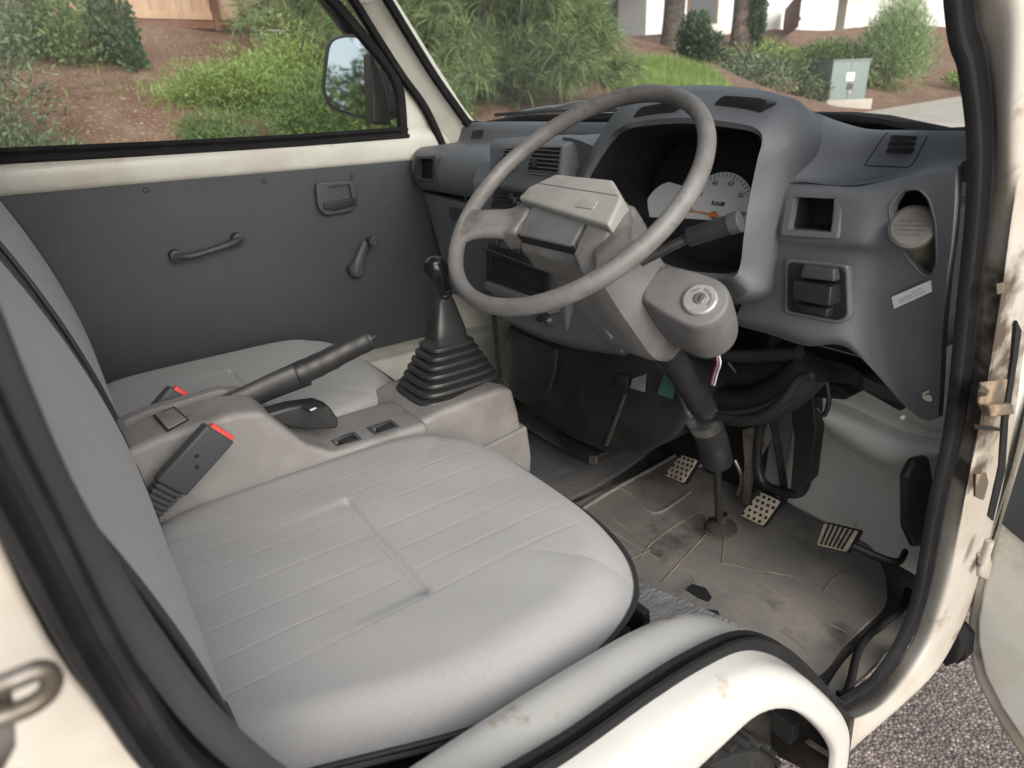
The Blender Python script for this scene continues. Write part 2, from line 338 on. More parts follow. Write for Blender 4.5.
# --- floor, sills, wheel hump (white painted cab shell)
fl_ = box('cab_floor', (-.12, .55, .475), (1.02, 1.5, .04), 'floor', truck, bev=.002)
box('cab_floor', (.512, .985, .475), (.244, .59, .04), 'floor', truck, bev=.002)
fw = surf('front_bulkhead', [[(-.64, 1.12, 1.0), (0, 1.2, 1.0), (.64, 1.12, 1.0)], [(-.64, 1.16, .75), (0, 1.22, .75), (.64, 1.15, .75)], [(-.64, 1.19, .62), (0, 1.235, .62), (.64, 1.18, .62)], [(-.64, 1.16, .49), (0, 1.20, .49), (.64, 1.15, .49)]], 'bulkhead', truck, thick=(0, .05, 0))
ledge = surf('front_crossmember', [[(0.3528,1.1300,0.8003),(0.4228,1.1300,0.7981),(0.4797,1.1300,0.7890),(0.5320,1.1300,0.7860),(0.5788,1.1300,0.7938)], [(0.3882,1.0700,0.8064),(0.4556,1.0700,0.7996),(0.5094,1.0700,0.7937),(0.5507,1.0700,0.7937),(0.6020,1.0700,0.8066)], [(0.3925,1.0700,0.7791),(0.4523,1.0700,0.7660),(0.5086,1.0700,0.7519),(0.5573,1.0700,0.7601),(0.6045,1.0700,0.7948)], [(0.3587,1.1400,0.7249),(0.4232,1.1400,0.7074),(0.4826,1.1400,0.6969),(0.5346,1.1400,0.7063),(0.5861,1.1400,0.7386)]], 'bulkhead', truck, thick=(0, .06, 0))
kick = box('kick_panel', (.668, 1.08, .78), (.012, .22, .5), 'bulkhead', truck, bev=.003)
box('front_corner', (.70, 1.22, .90), (.16, .04, .90), 'jamb', truck, bev=.01)
box('bulkhead_rib', (.315, 1.165, .64), (.03, .02, .24), 'paint_in', truck, bev=.008)

ridge = [(-.35, .855), (-.1, .856), (.10, .857), (.22, .857), (.32, .853), (.395, .845), (.465, .824), (.535, .768), (.605, .690), (.675, .602), (.735, .525), (.770, .455)]
fade = [1, 1, 1, 1, 1, .85, .62, .5, .5, .6, .75, .85]
def hrow(x, off):
    out = []
    for i, (y, z) in enumerate(ridge):
        if x > .69 and i >= 10: y, z = ((.705, .548), (.722, .475))[i - 10]
        a, b = ridge[max(i - 1, 0)], ridge[min(i + 1, len(ridge) - 1)]; t = Vector((0, b[0] - a[0], b[1] - a[1])).normalized(); n = Vector((0, -t.z, t.y))
        out.append(Vector((x, y, z)) + n * (off * (fade[i] if x > .69 else 1)))
    return out
hump_rows = [hrow(.588, -.30), hrow(.588, -.12), hrow(.588, -.045), hrow(.594, -.016), hrow(.607, -.004), hrow(.630, 0), hrow(.656, -.001), hrow(.680, -.004), hrow(.697, -.010), hrow(.708, -.024), hrow(.712, -.046), hrow(.711, -.070), hrow(.703, -.076)]
hump = surf('wheel_arch_sill', hump_rows, 'paint', truck, n=4)
md = hump.modifiers.new('s', 'SOLIDIFY'); md.thickness = .004; md.offset = 0
# inner wheel housing under the seat
arch_in = surf('inner_wheel_housing', [[(x, -.30, .35), (x, -.25, .55), (x, -.05, .63), (x, .20, .64), (x, .40, .62), (x, .52, .54), (x, .60, .46), (x, .66, .36)] for x in (.45, .54, .60, .70)], 'under', truck, thick=(0, 0, .012))
box('wheel_well_floor', (.50, .57, .502), (.19, .30, .02), 'carpet2', truck, bev=.004)
prism('wheel_well_wall', [(.600, -.34, .30), (.600, -.34, .80), (.600, .30, .80), (.600, .42, .775), (.600, .52, .70), (.600, .60, .61), (.600, .69, .48), (.600, .72, .30)], (-.006, 0, 0), 'under', truck, bev=.001)
prism('arch_liner', [(.705, .690, .575), (.705, .715, .42), (.56, .735, .34), (.52, .72, .56)], (0, .012, 0), 'under', truck, bev=.003)

# sill ahead of the arch and the front door pillar, outside the seal
jin = [(0.6680,0.7475,0.5162),(0.6680,0.8555,0.4791),(0.6680,0.9523,0.5127),(0.6680,0.9695,0.6083),(0.6680,0.9363,0.7861),(0.6680,0.9236,0.9285),(0.6680,0.8648,1.1064),(0.6680,0.8223,1.2277)] + [(0.6620,0.7965,1.3014)] + [(0.6540,0.7633,1.3623)] + [(0.6450,0.7331,1.4116)] + [(.628, .635, 1.60)]
jo1 = [(0.6900,0.6902,0.5615),(0.6900,0.8217,0.5028),(0.6900,0.9396,0.5156),(0.6900,0.9610,0.6109),(0.6900,0.9259,0.7942),(0.6900,0.9064,0.9343),(0.6900,0.8576,1.1069),(0.6900,0.8147,1.2236),(0.6900,0.7788,1.3000)] + [(.684, .735, 1.40), (.672, .70, 1.46), (.650, .66, 1.60)]
jo2 = [(0.6980,0.6685,0.5711),(0.6980,0.8213,0.5002),(0.6980,0.9486,0.4929),(0.6980,0.9791,0.5903),(0.6980,0.9318,0.7926),(0.6980,0.8987,0.9373),(0.6980,0.8542,1.1117),(0.6980,0.8208,1.2256)] + [(.70, .84, 1.31), (.69, .78, 1.41), (.68, .74, 1.47), (.66, .69, 1.60)]
jo3 = [(0.7000,0.6964,0.4897),(0.7000,0.8505,0.4677),(0.7000,0.9788,0.4543),(0.7000,1.0424,0.4768),(0.7000,1.0748,0.5614),(0.7000,1.0603,0.7359),(0.7000,1.0162,0.8976),(0.7000,0.9506,1.0726)] + [(.70, 1.0, 1.16), (.70, .93, 1.31), (.69, .84, 1.42), (.68, .79, 1.48), (.66, .73, 1.60)]
jo3 = jo3[:8] + jo3[9:]
jo4 = [Vector(p) + Vector((-.05, .004, -.02)) for p in jo3]
jin = jin[:len(jo3)]; n_ = min(len(jin), len(jo1), len(jo2), len(jo3))
pillar = surf('front_door_pillar', [jin[:n_], jo1[:n_], jo2[:n_], jo3[:n_], jo4[:n_]], 'jamb', truck, n=5)
md = pillar.modifiers.new('s', 'SOLIDIFY'); md.thickness = .004; md.offset = -1
# grime and painted shade round the door hinges: shapes of their own, proud of the pillar
prism('clip_hole', [(0.6985,0.8084,1.1449),(0.6985,0.8302,1.1429),(0.6985,0.8414,1.1295),(0.6985,0.8191,1.1317)], (.0015, 0, 0), 'grime', truck, bev=0)
g1 = prism('door_hinge', [(0.6990,0.8354,1.0228),(0.6990,0.9210,1.0033),(0.6990,0.9548,0.9653),(0.6990,0.9641,0.9361),(0.6990,0.8788,0.9669),(0.6990,0.8468,0.9934)], (.004, 0, 0), 'jamb', truck, bev=.003); g1.data.materials[0] = M['grime']
prism('hinge_leaf', [(0.7060,0.8448,0.9939),(0.7060,0.9289,0.9702),(0.7060,0.9484,0.9497),(0.7060,0.8622,0.9737)], (.008, 0, 0), 'grime', g1, bev=.002)
lathe('bolt', [(0, .004), (.0045, .004), (.005, .0), (.007, 0), (.007, -.004)], (0.7070,0.8368,1.0123), (1, 0, 0), 'grime', g1, 6)
prism('painted_hinge_shadow', [(0.7010,0.8504,0.9634),(0.7010,0.9628,0.9194),(0.7010,0.9707,0.9122),(0.7010,0.8542,0.9566)], (.002, 0, 0), 'void', truck, bev=0)  # black strip that paints the shadow under the hinge
g2 = prism('door_check', [(0.7000,0.9128,0.8674),(0.7000,0.9506,0.8556),(0.7000,0.9811,0.8206),(0.7000,0.9733,0.8005),(0.7000,0.9344,0.8238)], (.002, 0, 0), 'grime', truck, bev=.001)
g3 = prism('lower_hinge', [(0.7000,1.0087,0.6920),(0.7000,1.0551,0.6727),(0.7000,1.0855,0.6338),(0.7000,1.0914,0.5982),(0.7000,1.0423,0.6324)], (.010, 0, 0), 'jamb', truck, bev=.005)
lathe('hinge_pin', [(0, .02), (.006, .02), (.006, -.02), (0, -.02)], (0.7220,0.9746,0.7226), (0, 0, 1), 'jamb', g3, 14)
prism('painted_door_gap', [(0.7020,0.8866,1.0876),(0.7020,0.9138,1.0689),(0.7020,0.9655,0.9308),(0.7020,1.0184,0.8331),(0.7020,1.0349,0.7394),(0.7020,1.0038,0.7624),(0.7020,0.9848,0.8544),(0.7020,0.9396,0.9468),(0.7020,0.9128,1.0305)], (.003, 0, 0), 'void', truck, bev=0)  # flat black strip painting the shade in the gap between pillar and door
prism('rubber_stop', [(0.6776,1.0500,0.4718),(0.6953,1.0500,0.5124),(0.7091,1.0500,0.4970),(0.7130,1.0500,0.4511),(0.6985,1.0500,0.4249),(0.6810,1.0500,0.4402)], (0, .03, 0), 'rubber', truck, bev=.005)

# --- rear door post with striker
post = surf('rear_door_post', [[(.664, -.044, z), (.670, -.07, z), (.676, -.12, z), (.700, -.20, z), (.700, -.55, z)] for z in (1.78, 1.5, 1.3, 1.15)] +
            [[(.665, -.022, 1.05), (.672, -.045, 1.04), (.678, -.10, 1.02), (.702, -.20, 1.0), (.70, -.55, 1.0)], [(.672, .02, .95), (.682, -.005, .93), (.690, -.08, .9), (.705, -.20, .9), (.70, -.55, .9)], [(.70, .0, .80), (.712, -.02, .78), (.712, -.08, .78), (.712, -.30, .78), (.70, -.55, .78)]], 'jamb', truck)
md = post.modifiers.new('s', 'SOLIDIFY'); md.thickness = .004; md.offset = -1
st = sub(truck, 'door_striker')
tube('striker_bar', [(0.7220,-0.0584,1.1686),(0.7220,-0.0508,1.1675),(0.7220,-0.0451,1.1676),(0.7220,-0.0408,1.1697),(0.7220,-0.0386,1.1734),(0.7220,-0.0388,1.1777),(0.7220,-0.0413,1.1799),(0.7220,-0.0471,1.1802),(0.7220,-0.0548,1.1806)], .0036, 'striker', st, n=6)
prism('striker_plate', [(0.7120,-0.0565,1.1773),(0.7120,-0.0500,1.1747),(0.7120,-0.0518,1.1645),(0.7120,-0.0561,1.1478),(0.7120,-0.0626,1.1396),(0.7120,-0.0663,1.1448)], (.004, 0, 0), 'striker', st, bev=.0015)
# dark moulding on the inside of the post
surf('post_trim', [[(.645, -.036, 1.78), (.645, -.036, 1.5), (.645, -.034, 1.25), (.645, -.026, 1.15), (.645, -.006, 1.04), (.645, .028, .95), (.645, .07, .88)],
                   [(.632, -.022, 1.78), (.632, -.022, 1.5), (.632, -.022, 1.25), (.632, -.014, 1.15), (.632, .006, 1.04), (.632, .036, .95), (.632, .075, .88)],
                   [(.615, -.030, 1.78), (.615, -.030, 1.5), (.615, -.030, 1.25), (.615, -.022, 1.15), (.615, -.002, 1.04), (.615, .030, .95), (.615, .07, .88)],
                   [(.600, -.09, 1.78), (.600, -.09, 1.5), (.600, -.09, 1.25), (.600, -.085, 1.15), (.600, -.07, 1.04), (.600, -.04, .95), (.600, 0, .88)],
                   [(.600, -.22, 1.78), (.600, -.22, 1.5), (.600, -.22, 1.25), (.600, -.22, 1.15), (.600, -.22, 1.04), (.600, -.22, .95), (.600, -.22, .88)]], 'dash2', truck)
# --- roof, rear wall, windscreen header
box('roof', (0, .16, 1.84), (1.30, 1.05, .05), 'paint_in', truck, bev=.02)
rw = box('rear_wall', (0, -.28, 1.13), (1.32, .03, 1.40), 'paint_in', truck, bev=.004)
cut(rw, [cutter([(-.5, -.24, 1.38), (.5, -.24, 1.38), (.5, -.24, 1.72), (-.5, -.24, 1.72)], (0, -.08, 0), .02, .05)])
gl_ = prism('rear_window', roundloop([(-.5, -.28, 1.38), (.5, -.28, 1.38), (.5, -.28, 1.72), (-.5, -.28, 1.72)], .05), (0, -.004, 0), 'glass', truck, bev=0)

# windscreen: base follows the cowl, leans back to the header
def wbase(x): return Vector((x, 1.075 - .33 * x * x, 1.295))
def wtop(x): return Vector((x * .93, .665 - .18 * x * x, 1.80))
xs = [-.60, -.4, -.2, 0, .2, .4, .60]
ws = surf('windshield', [[wbase(x) for x in xs], [(wbase(x) * .5 + wtop(x) * .5) + Vector((0, .012, 0)) for x in xs], [wtop(x) for x in xs]], 'wind', truck)
band('windshield_seal', [wtop(-.595), (wtop(-.60) + wbase(-.60)) * .5, wbase(-.60) + Vector((0, -.002, .004)), wbase(-.4), wbase(0), wbase(.4), wbase(.6), (wtop(.60) + wbase(.60)) * .5, wtop(.595), wtop(.3), wtop(0), wtop(-.3), wtop(-.595)], .022, .010, (0, -.8, .6), 'rubber', ws, n=5)
band('pillar_seal', [(-0.5820,0.7558,1.5808),(-0.5820,0.8173,1.4867),(-0.5820,0.8755,1.4009),(-0.5820,0.9291,1.3313),(-0.5820,0.9784,1.2693)], .020, .014, (1, -.3, 0), 'rubber', ws, n=5)
cowl = surf('cowl', [[wbase(x) + Vector((0, .0, -.012)) for x in xs], [wbase(x) + Vector((0, .06, -.02)) for x in xs], [wbase(x) + Vector((0, .13, -.06)) for x in xs], [wbase(x) + Vector((0, .30, -.35)) for x in xs], [wbase(x) + Vector((0, .34, -.9)) for x in xs]], 'paint', truck)
wp = sub(truck, 'wiper')
tube('wiper_arm', [(-.52, 1.045, 1.302), (-.40, 1.075, 1.318), (-.22, 1.095, 1.322), (0, 1.11, 1.315), (.14, 1.12, 1.30)], .005, 'chrome', wp)
tube('wiper_blade', [(-.54, 1.022, 1.306), (-.35, 1.062, 1.312), (-.1, 1.095, 1.31), (.1, 1.10, 1.308)], .004, 'rubber', wp)
tube('wiper_link', [(-.36, 1.067, 1.318), (-.27, 1.082, 1.330), (-.18, 1.093, 1.318)], .003, 'chrome', wp)
mir_ = None

# --- front pillar on the passenger side (white inside) and its counterpart
ap = surf('windshield_pillar', [[(-0.6280,0.7074,1.5711),(-0.6280,0.7523,1.4878),(-0.6280,0.8113,1.3953),(-0.6280,0.8672,1.3205),(-0.6280,0.9148,1.2358)], [(-0.6120,0.7292,1.5700),(-0.6120,0.7868,1.4764),(-0.6120,0.8435,1.3895),(-0.6120,0.8958,1.3190),(-0.6120,0.9387,1.2345)], [(-0.5900,0.7654,1.5686),(-0.5900,0.8280,1.4749),(-0.5900,0.8843,1.3877),(-0.5900,0.9332,1.3219),(-0.5900,0.9737,1.2622)], [(-0.5850,0.7879,1.5689),(-0.5850,0.8521,1.4746),(-0.5850,0.9103,1.3914),(-0.5850,0.9573,1.3255),(-0.5850,1.0026,1.2752)]], 'paint_in', truck)
top_ = [(-.60, .50, 1.80), (-.62, .45, 1.80)]
surf('windshield_pillar', [[(-.628, .70, 1.555), (-.615, .60, 1.68), (-.60, .50, 1.82)], [(-.585, .785, 1.555), (-.575, .70, 1.68), (-.56, .62, 1.82)]], 'paint_in', truck)
surf('windshield_pillar', [[(.645, .72, 1.40), (.628, .63, 1.60), (.60, .52, 1.80)], [(.60, .86, 1.40), (.58, .76, 1.60), (.56, .62, 1.82)]], 'paint_in', truck)
surf('windshield_pillar', [[(.66, .80, 1.28), (.655, .76, 1.34), (.645, .72, 1.40)], [(.605, .95, 1.29), (.60, .91, 1.34), (.60, .86, 1.40)]], 'dash2', truck)

# ---------------- passenger door
pd = sub(truck, 'passenger_door')
prism('trim_panel', [(-0.6220,-0.1055,1.2179),(-0.6220,0.3043,1.2157),(-0.6220,0.8519,1.2101)] + [(-.622, .97, 1.20), (-.622, .95, .735), (-.622, .50, .745), (-.622, -.30, .75), (-.622, -.30, 1.22)], (-.008, 0, 0), 'trim', pd, bev=.0025)
surf('upper_frame', [[(-.626, -.5, 1.215), (-.626, 0, 1.215), (-.626, .5, 1.210), (-.626, .97, 1.205)], [(-.616, -.5, 1.228), (-.616, 0, 1.228), (-.616, .5, 1.222), (-.618, .965, 1.218)],
                     [(-.616, -.5, 1.262), (-.616, 0, 1.262), (-.616, .5, 1.262), (-.618, .92, 1.262)], [(-.630, -.5, 1.280), (-.630, 0, 1.280), (-.630, .5, 1.280), (-.630, .91, 1.285)]], 'paint_in', pd, thick=(-.035, 0, 0))
prism('window_frame', [(-0.6300,0.8012,1.2582),(-0.6300,0.8156,1.3997),(-0.6300,0.7733,1.4651),(-0.6300,0.7063,1.5576)] + [(-.61, .55, 1.75), (-.61, .52, 1.78), (-.625, .62, 1.70)] + [(-0.6300,0.7307,1.5584),(-0.6300,0.7990,1.4393),(-0.6300,0.8700,1.3367),(-0.6300,0.9250,1.2350)], (-.03, 0, 0), 'paint_in', pd, bev=.003)
band('door_weatherstrip', [(-.60, .46, 1.80), (-.615, .60, 1.69)] + [(-0.6220,0.6937,1.5756),(-0.6220,0.7497,1.4893),(-0.6220,0.8066,1.4040),(-0.6220,0.8620,1.3300),(-0.6220,0.9053,1.2366)] + [(-.622, .92, 1.20)], .020, .014, (1, 0, 0), 'rubber', pd)
band('window_seal', [(-.606, -.45, 1.78), (-.606, .2, 1.79), (-.608, .44, 1.76), (-.615, .55, 1.66)] + [(-0.6260,0.6552,1.5593),(-0.6260,0.7189,1.4894),(-0.6260,0.7762,1.4221),(-0.6260,0.7968,1.3734),(-0.6260,0.7980,1.3168),(-0.6260,0.7948,1.2682)], .026, .012, (1, 0, 0), 'rubber', pd)
band('sill_seal', [(-0.6240,-0.1140,1.2823),(-0.6240,-0.0262,1.2852),(-0.6240,0.2227,1.2794),(-0.6240,0.5341,1.2743),(-0.6240,0.8085,1.2744)], .027, .012, (1, 0, .3), 'rubber', pd, prof=[(-.5, 0), (-.5, .8), (-.2, 1), (.0, .4), (.1, .4), (.2, 1), (.45, 1), (.5, 0)])
prism('window_glass', [(-.640, -.45, 1.27), (-.640, .80, 1.27), (-.640, .80, 1.35), (-.630, .56, 1.66), (-.625, .42, 1.79), (-.625, -.45, 1.79)], (-.004, 0, 0), 'glass', pd, bev=0)
prism('outer_skin', [(-.668, -.45, 1.27), (-.668, .90, 1.27), (-.668, 1.02, 1.15), (-.668, .98, .50), (-.668, .5, .46), (-.668, -.45, .46)], (-.012, 0, 0), 'paint', pd, bev=.004)
lathe('lock_knob', [(0, .022), (.005, .021), (.006, .016), (.0055, -.01), (.004, -.03)], (-0.6320,0.0164,1.2671), (0, 0, 1), 'black', pd, 14)
for p_ in [(-0.6210,0.1961,1.2027),(-0.6210,0.4362,1.1962),(-0.6210,0.6467,1.1866)]: lathe('trim_clip', [(0, .0016), (.004, .0012), (.006, -.001)], p_, (1, 0, 0), 'trim', pd, 16)
# inner handle
hd = prism('inner_handle', roundloop([(-0.6180,0.5490,1.1805),(-0.6180,0.5690,1.1830),(-0.6180,0.6390,1.1783),(-0.6180,0.6523,1.1628),(-0.6180,0.6493,1.1250),(-0.6180,0.6332,1.1052),(-0.6180,0.5607,1.1026),(-0.6180,0.5443,1.1235)], .012), (.012, 0, 0), 'dash2', pd, bev=.005)
cut(hd, [cutter([(-0.6040,0.5738,1.1698),(-0.6040,0.6319,1.1707),(-0.6040,0.6340,1.1329),(-0.6040,0.5777,1.1325)], (-.011, 0, 0), .01, .006)])
prism('pull_lever', [(-0.6110,0.5583,1.1341),(-0.6110,0.6403,1.1374),(-0.6110,0.6376,1.1198),(-0.6110,0.5825,1.1136),(-0.6110,0.5584,1.1201)], (.010, 0, 0), 'black', hd, bev=.002)
# pull handle
pu = tube('pull_handle', [(-0.6060,0.2166,1.0646)] + [(-0.5880,0.2429,1.0631),(-0.5880,0.2891,1.0686),(-0.5880,0.3330,1.0770)] + [(-0.6060,0.3582,1.0818)], lambda t: .0105 - .002 * math.sin(t * math.pi), 'dash2', pd, prof=(1, .8))
for p in ((-0.6060,0.2186,1.0642), (-0.6060,0.3514,1.0806)):
    lathe('handle_foot', [(0, .012), (.005, .012), (.006, .006), (.008, .012), (.0125, .010), (.0135, -.015)], p, (1, 0, 0), 'dash2', pu, 18)
# window crank
ck = sub(pd, 'window_crank')
tube('crank_arm', [(-0.5980,0.6161,0.9586),(-0.5980,0.6317,0.9916),(-0.5980,0.6533,1.0285)], lambda t: .017 - .006 * t, 'dash2', ck, prof=(.45, 1))
lathe('crank_hub', [(0, .008), (.014, .008), (.019, .003), (.020, -.02)], (-0.6000,0.6176,0.9631), (1, 0, 0), 'dash2', ck, 24)
lathe('crank_knob', [(0, .030), (.006, .031), (.008, .034), (.011, .032), (.0115, .012), (.008, 0)], (-0.5980,0.6593,1.0326), (1, 0, 0), 'dash2', ck, 24)
# --- outside mirror on the passenger door
dm = sub(truck, 'door_mirror')
def mtilt(l): return [Vector((p[0], p[1] + (p[0] + .972) * .22 + (p[2] - 1.41) * .13, p[2])) for p in l]
mo = roundloop([(-1.1179,0.8400,1.5214),(-1.0301,0.8400,1.5320),(-0.8843,0.8400,1.5146),(-0.8087,0.8400,1.4734),(-0.8471,0.8400,1.2975),(-0.9331,0.8400,1.2998),(-1.1068,0.8400,1.3305),(-1.1507,0.8400,1.3820)], .045)
prism('mirror_housing', mtilt(mo), (0, .06, 0), 'black', dm, bev=.012)
mg = roundloop([(-1.0849,0.8380,1.5136),(-1.0150,0.8380,1.5207),(-0.9021,0.8380,1.5065),(-0.8424,0.8380,1.4710),(-0.8700,0.8380,1.3156),(-0.9451,0.8380,1.3132),(-1.0822,0.8380,1.3415),(-1.1197,0.8380,1.3868)], .038)
prism('mirror_glass', mtilt(mg), (0, .001, 0), 'mirror', dm, bev=0)
prism('mirror_bracket', [(-0.7000,0.7714,1.4614),(-0.7000,0.7968,1.4098),(-0.7000,0.8059,1.3520),(-0.7000,0.8064,1.2902),(-0.7000,0.7541,1.2980)], (-.05, 0, 0), 'black', dm, bev=.006)
prism('drip_rail', [(-0.6800,0.6359,1.5845),(-0.6800,0.6785,1.5863),(-0.6800,0.7493,1.4984),(-0.6800,0.7036,1.4979)], (-.02, 0, 0), 'black', truck, bev=.003)

# ---------------- passenger footwell
surf('passenger_sill', [[(-.62, .30, .74), (-.62, .7, .735), (-.62, 1.1, .73)], [(-.56, .30, .74), (-.56, .7, .735), (-.58, 1.1, .73)], [(-.52, .30, .72), (-.52, .7, .71), (-.55, 1.1, .71)], [(-.50, .30, .50), (-.50, .7, .50), (-.53, 1.1, .50)]], 'paint_in', truck)
surf('passenger_kick_panel', [[(-.55, 1.12, .50), (-.58, 1.0, .50), (-.61, .9, .50)], [(-.55, 1.12, .70), (-.58, 1.0, .70), (-.62, .9, .70)], [(-.56, 1.12, .9), (-.58, 1.0, .9), (-.62, .9, .9)]], 'paint_in', truck)
surf('tunnel_carpet', [[(-.36, .90, .545), (-.2, .88, .56), (-.06, .90, .545)], [(-.36, 1.0, .56), (-.2, 1.0, .585), (-.05, 1.0, .55)], [(-.36, 1.15, .66), (-.2, 1.15, .68), (-.04, 1.15, .64)]], 'carpet', truck)
tube('dash_stay', [(-.262, .80, .90), (-.262, .805, .78), (-.258, .81, .66)], .007, 'black', truck, prof=(1.4, .6))

# ================================================================ SEATS
def smooth01(t): t = max(0, min(1, t)); return t * t * (3 - 2 * t)
def cushion_mesh():
    n = 230; vs = []; fs = []
    lx, ly = .275, .290
    for j in range(n + 1):
        for i in range(n + 1):
            a, b = 2 * i / n - 1, 2 * j / n - 1; r = max(abs(a), abs(b))
            if r > 1e-6:
                e = 5.0 if b < 0 else (3.1 if a > 0 else 4.0); k = 1 / ((abs(a / r) ** e + abs(b / r) ** e) ** (1 / e)); pa, pb = a * k, b * k
            else: pa, pb = a, b
            # more samples at the rim
            x, y = pa * lx, pb * ly
            q = max(0, (r - .77) / .23)
            z = -.042 * q ** 2.6 + .002 * (1 - a * a)
            if b > .5: z -= .012 * ((b - .5) / .5) ** 2
            Y = y + .23; X = x * (1 - .26 * smooth01((.27 - Y) / .27)) if x > 0 else x
            inner = smooth01((.83 - abs(a)) / .06)
            xx = X + .305
            g = 0
            if .17 < xx < .445:
                g = smooth01((xx - .185) / .02) * smooth01((.432 - xx) / .02)
                z -= .0038 * g * math.exp(-((Y - .238) / .0055) ** 2) + .0022 * g * smooth01((Y - .10) / .13) * (1 - smooth01((Y - .238) / .004))
            for sx in (.140, .186, .232, .286, .337, .384, .429):
                if abs(xx - sx) < .012 and q < .9:
                    z -= .00045 * math.exp(-((xx - sx) / .0014) ** 2) * (1 - q)
            z += (.0009 * math.sin(X * 21 + Y * 13) + .0004 * math.sin(X * 47 - Y * 33 + 1)) * (1 - q)
            vs.append((X, Y, z))
    w = n + 1
    fs = [(j * w + i, j * w + i + 1, (j + 1) * w + i + 1, (j + 1) * w + i) for j in range(n) for i in range(n)]
    ring = [i for i in range(w)] + [j * w + n for j in range(1, w)] + [n * w + i for i in range(n - 1, -1, -1)] + [j * w for j in range(n - 1, 0, -1)]
    rim = [vs[i] for i in ring]
    base = len(vs)
    for x, y, z in rim: vs.append((x * .985, (y - .23) * .985 + .23, z - .018))
    for x, y, z in rim: vs.append((x * .90, (y - .23) * .90 + .23, z - .050))
    L = len(ring)
    for k in range(L):
        a, b = ring[k], ring[(k + 1) % L]; fs.append((a, base + k, base + (k + 1) % L, b)); fs.append((base + k, base + L + k, base + L + (k + 1) % L, base + (k + 1) % L))
    fs.append(tuple(base + L + k for k in range(L)))
    me = mesh('cushion', vs, fs); fixn(me); return me, rim[::5]
cm, crim = cushion_mesh()
def back_mesh(mirror=1):
    # local: x across, z up from seat; front surface y; side/back in dark vinyl is a separate mesh
    n = 90; vs = []; lx, lz = .258, .295
    for j in range(n + 1):
        for i in range(n + 1):
            a, b = 2 * i / n - 1, 2 * j / n - 1; r = max(abs(a), abs(b))
            if r > 1e-6:
                e = 3.7 if b < 0 else 6.0; k = 1 / ((abs(a / r) ** e + abs(b / r) ** e) ** (1 / e)); pa, pb = a * k, b * k
            else: pa, pb = a, b
            zz = pb * lz + .29; taper = 1 - .10 * smooth01((zz - .25) / .5)
            x = pa * lx * taper
            q = max(0, (r - .70) / .30)
            y = .018 + .005 * (1 - q ** 2.4) * smooth01(zz / .12) - (.5 * zz * zz if zz < .36 else .0648 + .36 * (zz - .36))
            if abs(b) < .8:
                for sx in (-.18, -.09, 0, .09, .18):
                    if abs(x - sx) < .012: y -= .0018 * math.exp(-((x - sx) / .0028) ** 2) * (1 - q) if q < 1 else 0
            vs.append((x, y, zz))
    w = n + 1
    fs = [(j * w + i, j * w + i + 1, (j + 1) * w + i + 1, (j + 1) * w + i) for j in range(n) for i in range(n)]
    ring = [i for i in range(w)] + [j * w + n for j in range(1, w)] + [n * w + i for i in range(n - 1, -1, -1)] + [j * w for j in range(n - 1, 0, -1)]
    rim = [Vector(vs[i]) for i in ring]
    me = mesh('back_face', vs, fs); fixn(me)
    vs2 = []; L = len(rim)
    for d, s in ((0, 1), (-.018, 1.006), (-.06, 1.0), (-.105, .97), (-.115, .92)):
        for p in rim: vs2.append((p.x * s, p.y + d, (p.z - .29) * s + .29))
    f2 = [(k + o * L, k + (o + 1) * L, (k + 1) % L + (o + 1) * L, (k + 1) % L + o * L) for o in range(4) for k in range(L)]
    f2.append(tuple(4 * L + k for k in range(L)))
    m2 = mesh('back_side', vs2, f2); fixn(m2)
    return me, m2, rim[::4]
bf, bs, brim = back_mesh()
def seat(name, cx, masters=None):
    s = sub(truck, name); s.location = (cx, 0, .85)
    c = link('cushion', cm if masters is None else masters[0], 'cloth' if masters is None else None, s)
    b = link('backrest', bf if masters is None else masters[1], 'cloth' if masters is None else None, s)
    v = link('backrest_cover', bs if masters is None else masters[2], 'vinyl' if masters is None else None, s)
    pg = tube('piping', [(p[0] * 1.010, (p[1] - .23) * 1.010 + .23, p[2] + .002) for p in crim], .0030, 'vinyl', s, n=2, seg=8, closed=True)
    pb = tube('piping', [Vector((p[0] * 1.010, p[1] + .001, (p[2] - .29) * 1.01 + .29)) for p in brim], .0034, 'vinyl', s, n=2, seg=8, closed=True)
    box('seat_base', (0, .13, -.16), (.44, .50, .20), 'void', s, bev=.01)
    return s
ds = seat('driver_seat', .305)
ps = seat('passenger_seat', -.300); ps.location.z = .853
for o_ in ps.children:
    if o_.name.startswith(('cushion', 'piping')): pass
# slide rail and battery tray edge between seat and sill
rl = box('seat_rail', (.583, .12, .800), (.005, .62, .012), 'black', truck, bev=.002)
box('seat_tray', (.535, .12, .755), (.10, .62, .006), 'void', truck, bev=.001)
box('seat_catch', (.555, .40, .785), (.03, .03, .02), 'black', rl, rot=(0, 0, .5), bev=.003)
tube('recliner_lever', [(.50, -.02, .80), (.555, .03, .795), (.575, .09, .79), (.578, .14, .785)], .006, 'black', truck)
prism('seat_front_trim', [(.08, .44, .80), (.56, .44, .80), (.56, .47, .52), (.08, .47, .52)], (0, .012, 0), 'void', truck, bev=.003)

